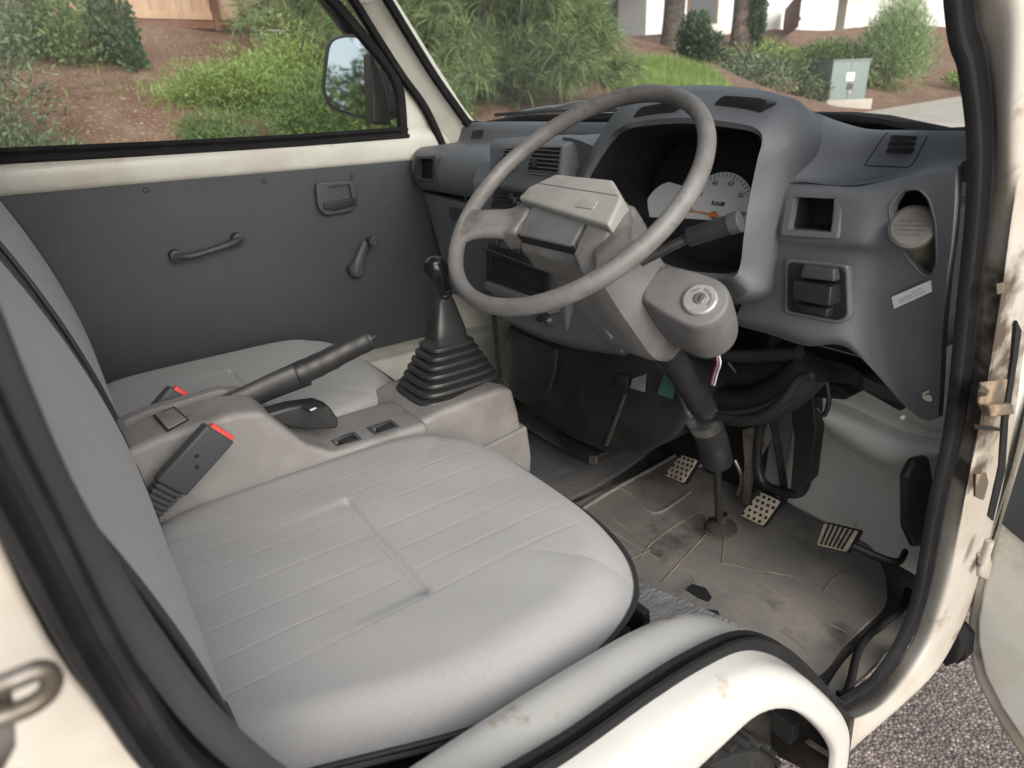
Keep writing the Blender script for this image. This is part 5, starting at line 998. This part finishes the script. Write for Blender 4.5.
def gravel():
    m = mat('asphalt', (.13, .105, .10), .92, (.2, .18, .17), 3, .4, .6); t = m.node_tree; N = t.nodes; Lk = t.links; b = N['Principled BSDF']
    tc = N.new('ShaderNodeTexCoord'); vo = N.new('ShaderNodeTexVoronoi'); vo.inputs['Scale'].default_value = 135; Lk.new(tc.outputs['Object'], vo.inputs['Vector'])
    sp_ = N.new('ShaderNodeSeparateColor'); Lk.new(vo.outputs['Color'], sp_.inputs[0])
    r = N.new('ShaderNodeValToRGB'); e = r.color_ramp.elements; e[0].position = 0; e[0].color = (.17, .135, .12, 1); e[1].position = 1; e[1].color = (.56, .47, .42, 1)
    k = e.new(.45); k.color = (.27, .217, .195, 1); k = e.new(.85); k.color = (.36, .30, .27, 1); Lk.new(sp_.outputs[0], r.inputs[0])
    d = N.new('ShaderNodeMapRange'); d.inputs[1].default_value = .2; d.inputs[2].default_value = .7; d.inputs[3].default_value = 1; d.inputs[4].default_value = .55; Lk.new(vo.outputs['Distance'], d.inputs[0])
    mu = N.new('ShaderNodeMix'); mu.data_type = 'RGBA'; mu.blend_type = 'MULTIPLY'; mu.inputs[0].default_value = 1; Lk.new(r.outputs[0], mu.inputs[6]); Lk.new(d.outputs[0], mu.inputs[7]); Lk.new(mu.outputs[2], b.inputs['Base Color'])
    bp = N.new('ShaderNodeBump'); bp.invert = True; bp.inputs['Strength'].default_value = .9; bp.inputs['Distance'].default_value = .004; Lk.new(vo.outputs['Distance'], bp.inputs['Height']); Lk.new(bp.outputs[0], b.inputs['Normal']); return m
M['asphalt'] = gravel()
sheet('road', -2.25, 60, -60, 160, 40, 110, lambda x, y: road_z(y) + .0, 'asphalt')
sheet('hillside', -120, -3.55, -60, 160, 400, 440, gz, 'mulch')
def walk_z(x, y): return road_z(y) + .125
sheet('sidewalk', -9.5, -2.36, -60, 160, 30, 220, lambda x, y: road_z(y) + .125 if x > bank_x(y) - .4 else gz(x, y) - .25, 'concrete')
kb = surf('kerb', [[(-2.25, y, road_z(y) - .02) for y in range(-60, 161, 4)], [(-2.26, y, road_z(y) + .10) for y in range(-60, 161, 4)], [(-2.30, y, road_z(y) + .128) for y in range(-60, 161, 4)], [(-2.38, y, road_z(y) + .128) for y in range(-60, 161, 4)]], 'concrete', n=1)
tag(kb, kind='structure')

# ---- foliage
def fmat(name, a, b): return mat(name, a, .55, rand=b, spec=.3)
M['lf_light'] = fmat('light_green_leaves', (.11, .17, .045), (.25, .32, .10))
M['lf_mid'] = fmat('juniper_green_leaves', (.045, .085, .028), (.13, .19, .06))
M['lf_grey'] = fmat('grey_green_leaves', (.055, .085, .045), (.16, .20, .11))
M['lf_dark'] = fmat('dark_green_leaves', (.018, .04, .018), (.06, .10, .04))
M['needle'] = fmat('pine_needles', (.055, .09, .035), (.24, .31, .13))
M['dry'] = fmat('dry_stems', (.20, .13, .08), (.38, .28, .17))
M['lf_bush'] = fmat('feathery_green_leaves', (.11, .19, .07), (.26, .34, .15))
M['grass'] = fmat('bright_grass', (.15, .24, .06), (.28, .37, .12))
M['bark'] = mat('bark', (.055, .045, .038), .95, (.12, .10, .08), 8, .4, .65, bump=1, bscale=30, bd=.02)
M['bark_p'] = mat('shaggy_trunk', (.075, .06, .05), .95, (.20, .15, .11), 6, .45, .65, bump=1, bscale=24, bd=.03)
def leafmesh(name, clumps, leaf, n, m, parent, aspect=.45, up=.3, outward=.6):
    """clumps = [(cx,cy,cz,rx,ry,rz,weight)]; many small leaf faces spread through each clump"""
    vs = []; fs = []; tot = sum(c[6] for c in clumps)
    for c in clumps:
        for _ in range(int(n * c[6] / tot)):
            d = Vector((random.gauss(0, 1), random.gauss(0, 1), random.gauss(0, 1))).normalized(); r = random.random() ** .45
            p = Vector((c[0] + d.x * c[3] * r, c[1] + d.y * c[4] * r, c[2] + d.z * c[5] * r))
            t = (d * outward + Vector((random.gauss(0, .5), random.gauss(0, .5), random.gauss(0, .5) + up))).normalized()
            s_ = t.orthogonal().normalized(); s_.rotate(Matrix.Rotation(random.random() * 6.28, 3, t)); L = leaf * random.uniform(.6, 1.4)
            k = len(vs); vs += [p, p + t * L * .5 + s_ * L * aspect * .5, p + t * L, p + t * L * .5 - s_ * L * aspect * .5]; fs.append((k, k + 1, k + 2, k + 3))
    return link(name, mesh(name, vs, fs), m, parent, smooth=False)
def cloud(cx, cy, cz, rx, ry, rz, k, s=.42):
    out = []
    for _ in range(k):
        d = Vector((random.gauss(0, 1), random.gauss(0, 1), abs(random.gauss(0, 1)))).normalized(); r = random.uniform(.35, .9)
        q = random.uniform(.7, 1.3) * s; out.append((cx + d.x * rx * r, cy + d.y * ry * r, cz + d.z * rz * r, rx * q, ry * q, rz * q, q * q))
    return out
def shrub(name, x, y, rx, ry, h, m, label, cat='shrub', n=5000, leaf=.05, k=16, aspect=.45, group=None, dz=0, stems=5, up=.4, dry=0):
    z = gz(x, y) + dz; r = tag(empty(name, (x, y, z)), label, cat, group)
    leafmesh('foliage', cloud(0, 0, h * .12, rx, ry, h * .85, k), leaf, n, m, r, aspect, up)
    if dry: leafmesh('dry_twigs', cloud(0, 0, 0, rx * .95, ry * .95, h * .6, 8), leaf * 1.5, dry, 'dry', r, .12, .3)
    parts = []
    for i in range(stems):
        a = random.random() * 6.28; e = Vector((math.cos(a) * rx * .6, math.sin(a) * ry * .6, h * .75))
        parts.append(tube('s', [(0, 0, -.1), e * .5 + Vector((0, 0, h * .1)), e], lambda t: .018 * (1 - t * .7) * (1 + h * .3), 'bark', r, n=3, seg=6))
    merge('stems', parts); return r

# wooden fence at the top of the bank
M['redwood'] = mat('weathered_redwood', (.36, .20, .13), .8, (.46, .32, .22), 3, .35, .7, stretch=(1, 1, .15), col3=(.24, .13, .09), s3=9, lo3=.55, hi3=.75)
M['postwood'] = mat('dark_fence_post', (.13, .055, .04), .8, (.20, .10, .07), 6)
fz = gz(-10.2, 1.5)
fe = tag(empty('wooden_fence', (-10.3, 1.5, fz)), 'tall redwood board fence with darker posts along the top of the bank', 'fence')
parts = []
for i in range(92):
    y = -6 + i * .14; parts.append(box('b', (-random.uniform(0, .006), y, .98 + random.uniform(-.01, .01)), (.02, .134, 1.8), 'redwood', fe, bev=.003, seg=1))
merge('board_panel', parts)
for y in (-5.8, -3.4, -1.0, 1.37, 3.8, 6.2): box('post', (.06, y, .9), (.09, .10, 1.95), 'postwood', fe, bev=.008)
for z in (.12, 1.55): box('rail', (.035, .4, z), (.04, 12.8, .10), 'redwood', fe, bev=.004)
box('kick_board', (.02, .4, .02), (.035, 12.8, .12), 'postwood', fe, bev=.004)

# shrubs on the bank seen through the side window
shrub('conifer_shrub', -5.4, -.28, .6, .62, 1.95, 'lf_grey', 'tall grey green conifer shrub filling the far left of the side window', n=15000, leaf=.055, k=26, aspect=.22, dz=-.15)
shrub('conifer_shrub', -8.8, .2, .7, .5, 1.0, 'lf_grey', 'grey green bush behind the conifer on the upper left of the bank', n=7000, leaf=.06, k=16, aspect=.25)
shrub('round_shrub', -8.7, .80, .6, .38, .95, 'lf_mid', 'loose mid green bush below the fence left of the dark glossy bush', n=6000, leaf=.05, k=16)
shrub('glossy_shrub', -8.3, 1.27, .33, .26, .95, 'lf_dark', 'narrow dark glossy bush standing on bare mulch under the fence', n=5200, leaf=.055, k=16, aspect=.7, dz=-.12)
shrub('spreading_juniper', -6.6, 1.95, .62, .75, .50, 'lf_light', 'bright light green spreading juniper in the middle of the bank', n=15000, leaf=.045, k=22, aspect=.18, group=None)
shrub('spreading_juniper', -6.9, 2.75, .8, .75, .75, 'lf_light', 'tallest light green juniper mound behind the darker one', n=15000, leaf=.05, k=22, aspect=.18)
shrub('spreading_juniper', -5.6, 2.55, .55, .75, .55, 'lf_mid', 'dark olive juniper in front just above the window sill left of the mirror', n=13000, leaf=.05, k=20, aspect=.2, dry=150)
shrub('spreading_juniper', -5.6, 1.55, .45, .5, .33, 'lf_mid', 'low juniper tuft at the foot of the light green juniper', n=6000, leaf=.045, k=14, aspect=.2)
shrub('spreading_juniper', -5.2, .0, .5, .6, .35, 'lf_grey', 'low grey green tuft beneath the tall conifer shrub', n=5000, leaf=.045, k=14, aspect=.2)
shrub('spreading_juniper', -5.8, 3.6, .55, .6, .6, 'lf_mid', 'dark juniper seen below and behind the door mirror', n=9000, leaf=.05, k=18, aspect=.2)

# pines with long hanging needles
def pine(x, y, h, r0, zlow, nbr, label, tufts=420, seed=1, lean=(0, 0)):
    random.seed(seed); z = gz(x, y); t = tag(empty('pine_tree', (x, y, z)), label, 'pine tree')
    tr = tube('trunk', [(0, 0, -.2), (lean[0] * .3, lean[1] * .3, h * .3), (lean[0], lean[1], h * .65), (lean[0], lean[1], h)], lambda q: .15 * (1 - q * .8), 'bark', t, n=4, seg=12)
    nv = []; nf = []; bl = []
    for i in range(nbr):
        q = i / nbr; zz = zlow + .15 + (h - zlow) * q * .95; a = i * 2.4 + random.uniform(-.3, .3); L = r0 * (1 - .6 * q) * random.uniform(.7, 1.1)
        o = Vector((lean[0] * zz / h, lean[1] * zz / h, zz)); e = o + Vector((math.cos(a) * L, math.sin(a) * L, random.uniform(-.25, .25) * L)); mid = (o + e) / 2 + Vector((0, 0, .12 * L))
        bl.append(tube('b', [o, mid, e], lambda u: .028 * (1 - u * .75), 'bark', t, n=4, seg=6))
        for k in range(tufts // nbr):
            u = random.uniform(.25, 1); c = (o * (1 - u) ** 2 + mid * 2 * u * (1 - u) + e * u * u) + Vector((random.gauss(0, .16), random.gauss(0, .16), random.gauss(-.05, .14)))
            ax = ((e - o).normalized() + Vector((random.gauss(0, .5), random.gauss(0, .5), random.uniform(-.3, .7)))).normalized()
            for m_ in range(34):
                d = (ax + Vector((random.gauss(0, .55), random.gauss(0, .55), random.gauss(0, .55)))).normalized(); Ln = random.uniform(.18, .36)
                m1 = c + d * Ln * .55; e1 = c + d * Ln + Vector((0, 0, -Ln * .28)); s_ = d.orthogonal().normalized(); s_.rotate(Matrix.Rotation(random.random() * 6.28, 3, d)); s_ *= .0028
                b0 = len(nv); nv += [c - s_, c + s_, m1 + s_, m1 - s_, e1]; nf += [(b0, b0 + 1, b0 + 2, b0 + 3), (b0 + 3, b0 + 2, b0 + 4)]
    merge('branches', bl)
    link('needles', mesh('needles', nv, nf), 'needle', t, smooth=False); return t
pine(-7.9, 3.7, 3.6, 1.5, .3, 22, 'pine with long needles above the door mirror in front of the fence', 1000, 11)
pine(-6.6, 5.1, 3.4, 1.9, .05, 40, 'large pine with drooping light green needles filling the left of the windshield', 4800, 12, (.1, .1))
pine(-7.3, 6.6, 3.4, .8, .2, 20, 'darker pine right of the large one, above the bright grass', 1100, 13)
pine(-9.6, 6.8, 4.0, 1.8, .4, 20, 'pine standing behind the large drooping one, higher on the bank', 800, 14)
random.seed(21)

# grass: uncountable
def blades(name, pts, h, m, label):
    vs = []; fs = []
    for x, y in pts:
        z = gz(x, y); a = random.random() * 6.28; L = h * random.uniform(.5, 1.3); dx, dy = math.cos(a), math.sin(a); k = len(vs)
        vs += [(x - dy * .007, y + dx * .007, z - .02), (x + dy * .007, y - dx * .007, z - .02), (x + dx * L * .5, y + dy * L * .5, z + L)]; fs.append((k, k + 1, k + 2))
    o = link(name, mesh(name, vs, fs), m, smooth=False); tag(o, label, 'grass', kind='stuff'); return o
gp = []
for _ in range(16000):
    a, r = random.random() * 6.28, math.sqrt(random.random()); gp.append((-6.3 + math.cos(a) * r * .75 - .1 * r, 8.1 + math.sin(a) * r * 1.25))
blades('grass_patch', gp, .18, 'grass', 'bright green grass patch at the foot of the bank beyond the steering wheel')
gp = [(random.uniform(-5.4, -3.9), random.uniform(1.2, 6.5)) for _ in range(7000)] + [(random.gauss(-6.9, .4), random.gauss(2.4, .5)) for _ in range(4000)]
blades('low_grass', gp, .11, 'lf_light', 'thin green grass among the junipers along the lower bank')
vs = []; fs = []
for _ in range(14000):
    x, y = random.uniform(-11, -4), random.uniform(-2, 12); z = gz(x, y) + random.uniform(.0, .02); a = random.random() * 6.28; L, w_ = random.uniform(.012, .045), random.uniform(.004, .012); k = len(vs)
    d = Vector((math.cos(a), math.sin(a), random.uniform(-.3, .5))); s_ = Vector((-d.y, d.x, random.uniform(-.4, .4)))
    p = Vector((x, y, z)); vs += [p, p + d * L, p + d * L + s_ * w_, p + s_ * w_]; fs.append((k, k + 1, k + 2, k + 3))
M['chips'] = mat('wood_chips', (.16, .08, .05), .9, rand=(.50, .38, .29))
ch_ = link('bark_chips', mesh('bark_chips', vs, fs), 'chips', smooth=False); tag(ch_, 'loose bark chips and dry leaves scattered over the bank', 'bark chips', kind='stuff')

# ivy bank and bushes to the right of the grass
for x, y, rx, ry, h, m, lab, n, dry in (
    (-7.55, 10.2, .40, .35, .80, 'lf_dark', 'small dark clipped bush right of the bright grass patch', 7000, 0),
    (-9.6, 14.6, 1.1, 1.0, .75, 'lf_grey', 'loose ivy bush directly right of the dark clipped bush', 4500, 3000),
    (-10.6, 16.6, 1.2, 1.0, .9, 'lf_mid', 'straggly bush with dry stems in the middle of the ivy bank', 4500, 3500),
    (-9.9, 17.4, 1.0, .9, .8, 'lf_grey', 'ragged low bush just left of the utility cabinet', 4500, 3000),
    (-8.6, 13.3, .9, .9, .5, 'lf_grey', 'low dry ivy mound lowest on the bank left of the cabinet', 4500, 1500),
    (-12.6, 18.6, 1.5, 1.2, .55, 'lf_light', 'light green bush on top of the bank below the brown fence', 6000, 200),
    (-12.2, 21.2, 1.4, 1.2, .6, 'lf_light', 'feathery light green bush behind the utility cabinet', 7000, 100),
    (-10.9, 20.4, 1.2, 1.1, .95, 'lf_mid', 'dark green bush between the cabinet and the white garage', 7000, 100)):
    shrub('bank_bush', x, y, rx, ry, h, m, lab, 'bush', n=n, leaf=.085 if n < 7000 else .07, k=18, dry=dry)
shrub('willowy_bush', -9.55, 21.0, 1.15, 1.15, 1.95, 'lf_bush', 'large feathery green bush right of the utility cabinet', 'bush', n=16000, leaf=.16, k=26, aspect=.10, dry=260, up=.7)
shrub('willowy_bush', -10.3, 23.2, 1.2, 1.3, 2.2, 'lf_bush', 'taller feathery bush rising behind the large one below the flag', 'bush', n=12000, leaf=.16, k=24, aspect=.12, up=.7)
shrub('verge_plants', -8.7, 24.5, 1.3, 1.2, .6, 'lf_light', 'low light green plants by the driveway at the right end of the bank', 'plants', n=4000, leaf=.10, k=14)

# utility cabinet on its pad
uz = .125 + road_z(17.6)
uc = tag(empty('utility_cabinet', (-9.25, 17.85, uz), math.radians(-24.8)), 'grey green metal utility cabinet on a pale concrete pad beside the driveway', 'utility cabinet')
M['cab_g'] = mat('grey_green_cabinet', (.165, .205, .195), .5, (.20, .235, .22), 3, .4, .7)
box('concrete_pad', (0, 0, .14), (1.75, 1.75, .52), 'concrete', uc, bev=.02)
box('cabinet_body', (0, 0, 1.0), (1.36, 1.40, 1.24), 'cab_g', uc, bev=.02)
box('cabinet_lid', (0, 0, 1.635), (1.42, 1.46, .05), 'cab_g', uc, bev=.015)
box('door_gap', (.6815, 0, 1.0), (.004, .012, 1.16), 'void', uc, bev=0)
box('warning_sign', (.684, .02, 1.12), (.006, .30, .26), 'label', uc, bev=.002)
box('hasp', (.69, .05, .82), (.03, .22, .18), 'dash2', uc, bev=.01)
box('padlock', (.70, .05, .62), (.03, .09, .10), 'metal', uc, bev=.01)

for o_ in uc.children: o_.data.transform(Matrix.Scale(.74, 4))

# houses
M['stucco'] = mat('white_stucco', (.74, .72, .68), .9, (.66, .64, .60), 1.5, .4, .7, bump=.4, bscale=30)
M['eave'] = mat('brown_eave', (.16, .10, .07), .8)
M['roofm'] = mat('grey_shingle', (.14, .13, .12), .9, (.20, .18, .16), 8)
def house(name, x, y, z, rz, sx, sy, h, label, openings):
    r = tag(empty(name, (x, y, z), rz), label, 'house')
    wl = box('wall', (0, 0, h / 2 - .3), (sx, sy, h + .6), 'stucco', r, bev=.02)
    vs = [(-sx / 2 - .6, -sy / 2 - .6, h), (sx / 2 + .6, -sy / 2 - .6, h), (sx / 2 + .6, sy / 2 + .6, h), (-sx / 2 - .6, sy / 2 + .6, h), (-sx / 2 + 1, 0, h + 1.4), (sx / 2 - 1, 0, h + 1.4)]
    me = mesh('roof', vs, [(0, 1, 5, 4), (2, 3, 4, 5), (1, 2, 5), (3, 0, 4), (0, 3, 2, 1)]); link('roof', me, 'roofm', r, smooth=False)
    for (cx, cy, wx, wy, cz, hz, nm) in openings:
        f = box(nm, (cx, cy, cz), (wx, wy, hz), 'eave' if nm != 'garage_door' else 'stucco', r, bev=.01)
        if nm == 'window': box('pane', (cx + (0.0), cy, cz), (wx * (.86 if wx > .2 else 1.1), wy * (.86 if wy > .2 else 1.1), hz * .86), 'dash2', f, bev=0)
    for s_ in (-1, 1): box('fascia', (0, s_ * (sy / 2 + .6), h), (sx + 1.3, .06, .22), 'eave', r, bev=.01)
    for s_ in (-1, 1): box('fascia', (s_ * (sx / 2 + .63), 0, h), (.06, sy + 1.2, .22), 'eave', r, bev=.01)
    return r
house('white_house', -22.5, 27.5, 2.7, math.radians(-20), 9, 9, 2.9, 'white stucco house behind the dark tree trunks at the top of the bank', [(4.5, -2, .08, 1.4, 1.6, 1.2, 'window'), (1, -4.5, 1.6, .08, 1.6, 1.2, 'window')])
house('white_garage', -19.2, 37.0, 2.25, math.radians(-28), 6.5, 6.2, 3.0, 'white stucco garage behind the utility cabinet with a lit porch beside it', [(3.25, 0, .06, 4.2, 1.1, 2.2, 'garage_door')])
# porch with lamp at the garage corner
pz = 2.3
po = tag(empty('porch', (-16.0, 38.9, pz), math.radians(-28)), 'open timber porch at the right corner of the white garage', 'porch')
for x, y in ((0, 0), (1.8, 0), (0, 2), (1.8, 2)): box('post', (x, y, 1.2), (.14, .14, 2.9), 'postwood', po, bev=.01)
box('porch_roof', (.9, 1, 2.75), (2.6, 3, .14), 'eave', po, bev=.02)
box('back_wall', (-.05, 1, 1.2), (.1, 2.4, 2.6), 'stucco', po, bev=.01)
fp = tag(empty('flag', (-14.2, 37.2, 3.1)), 'small red and white striped flag hanging from a slanted pole by the porch', 'flag')
tube('pole', [(-.9, 0, .55), (.25, 0, 1.35)], .02, 'metal', fp, smooth=False)
M['flag_r'] = mat('flag_red', (.55, .10, .12), .8); M['flag_w'] = mat('flag_white', (.75, .70, .70), .8); M['flag_b'] = mat('flag_blue', (.08, .10, .28), .8)
for i in range(9):
    surf('stripe', [[(-.05 + i * .065 + .01 * j, .03 * math.sin(j * 1.3 + i * .5), 1.22 - j * .26 + i * .04) for j in range(5)], [(.015 + i * .065 + .01 * j, .03 * math.sin(j * 1.3 + i * .5 + .5), 1.26 - j * .26 + i * .04) for j in range(5)]], 'flag_r' if i % 2 == 0 else 'flag_w', fp, thick=(0, .004, 0), n=2)
# brown garden fence
bfz = tag(empty('garden_fence', (-15.5, 25.0, gz(-15.5, 25) - .1), math.radians(-52)), 'low brown picket fence between the tree trunks and the white garage', 'fence')
merge('pickets', [box('p', (-3.2 + i * .16, 0, .55), (.13, .025, 1.1), 'postwood', bfz, bev=.004, seg=1) for i in range(40)])
for z in (.25, .85): box('rail', (0, .03, z), (6.5, .04, .09), 'postwood', bfz, bev=.004)

# tall trees at the top of the bank
def tall_tree(x, y, h, r, m, label, lean, crown, n, leaf, bark='bark', rad=.28, limbs=8, name='tall_tree'):
    z = gz(x, y); t = tag(empty(name, (x, y, z)), label, 'tree')
    tube('trunk', [(0, 0, -.3), (lean[0] * .2, lean[1] * .2, h * .3), (lean[0] * .7, lean[1] * .7, h * .6), (lean[0], lean[1], h * .9)], lambda q: rad * (1.15 - q * .85) * (1 + .05 * math.sin(q * 23)), bark, t, n=8, seg=16)
    parts = []
    for i in range(limbs):
        a = i * 2.4 + .4; q = random.uniform(.28, .7); o = Vector((lean[0] * q, lean[1] * q, h * q)); e = o + Vector((math.cos(a) * r * .8, math.sin(a) * r * .8, random.uniform(.3, 1.6)))
        parts.append(tube('l', [o, (o + e) / 2 + Vector((0, 0, random.uniform(-.3, .3))), e], lambda u: rad * .32 * (1 - u * .75), bark, t, n=5, seg=8))
    merge('limbs', parts)
    leafmesh('crown', [c for q in crown for c in cloud(*q)], leaf, n, m, t, .4, .1); return t
tall_tree(-12.6, 15.2, 6.5, 2.6, 'lf_mid', 'dark forked tree with thick trunk at the top of the bank above the wheel', (.15, .3), [(0, 0, 3.6, 2.6, 2.6, 2.2, 26, .3), (1.4, -.6, 2.5, 1.0, 1.0, .7, 8)], 9000, .14, rad=.30)
tall_tree(-12.35, 17.9, 6.0, 2.4, 'lf_dark', 'shaggy ivy covered trunk with dark hanging canopy left of the garage', (-.1, .2), [(.3, .6, 3.0, 2.8, 2.8, 2.0, 28, .3), (.8, 1.9, 2.1, 1.3, 1.3, .6, 12), (0.2, .2, .6, .35, .35, 1.8, 10)], 12000, .13, 'bark_p', .34)
tall_tree(-17.5, 45, 9, 4.0, 'lf_mid', 'distant green tree behind the porch and flag', (0, 0), [(0, 0, 3.0, 4.0, 4.0, 5.5, 40, .25)], 9000, .28, rad=.3)
tall_tree(-12.5, 50, 9, 4.0, 'lf_grey', 'distant grey green tree at the far right end of the street', (0, 0), [(0, 0, 2.0, 4.5, 4.0, 5.5, 40, .25)], 9000, .28, rad=.3)
tall_tree(-28, 22, 9, 4.5, 'lf_dark', 'tall dark tree rising behind the white house', (0, 0), [(0, 0, 2.5, 4.5, 4.5, 5.5, 40, .25)], 8000, .3, rad=.3)
tall_tree(-14.5, 9.5, 9, 3.0, 'lf_dark', 'tall dark tree behind the pines at the top of the bank', (0, 0), [(0, 0, 2.6, 3.4, 3.0, 5.5, 40, .25)], 9000, .22, rad=.3)
tall_tree(-11.0, -12.0, 6, 2.4, 'lf_mid', 'tall green tree behind the truck reflected in the door mirror', (0, 0), [(0, 0, .4, 2.6, 3.0, 3.6, 40, .25)], 9000, .2, rad=.25)
low = tag(empty('garden_wall', (-11.0, 37.5, gz(-11, 37.5))), 'low pale garden wall beyond the driveway at the right edge of the windshield', 'wall')
box('wall_block', (0, 0, .35), (6, .25, 1.1), 'stucco', low, rot=(0, 0, -.35), bev=.02); box('wall_coping', (0, 0, .93), (6.1, .34, .08), 'concrete', low, rot=(0, 0, -.35), bev=.02)
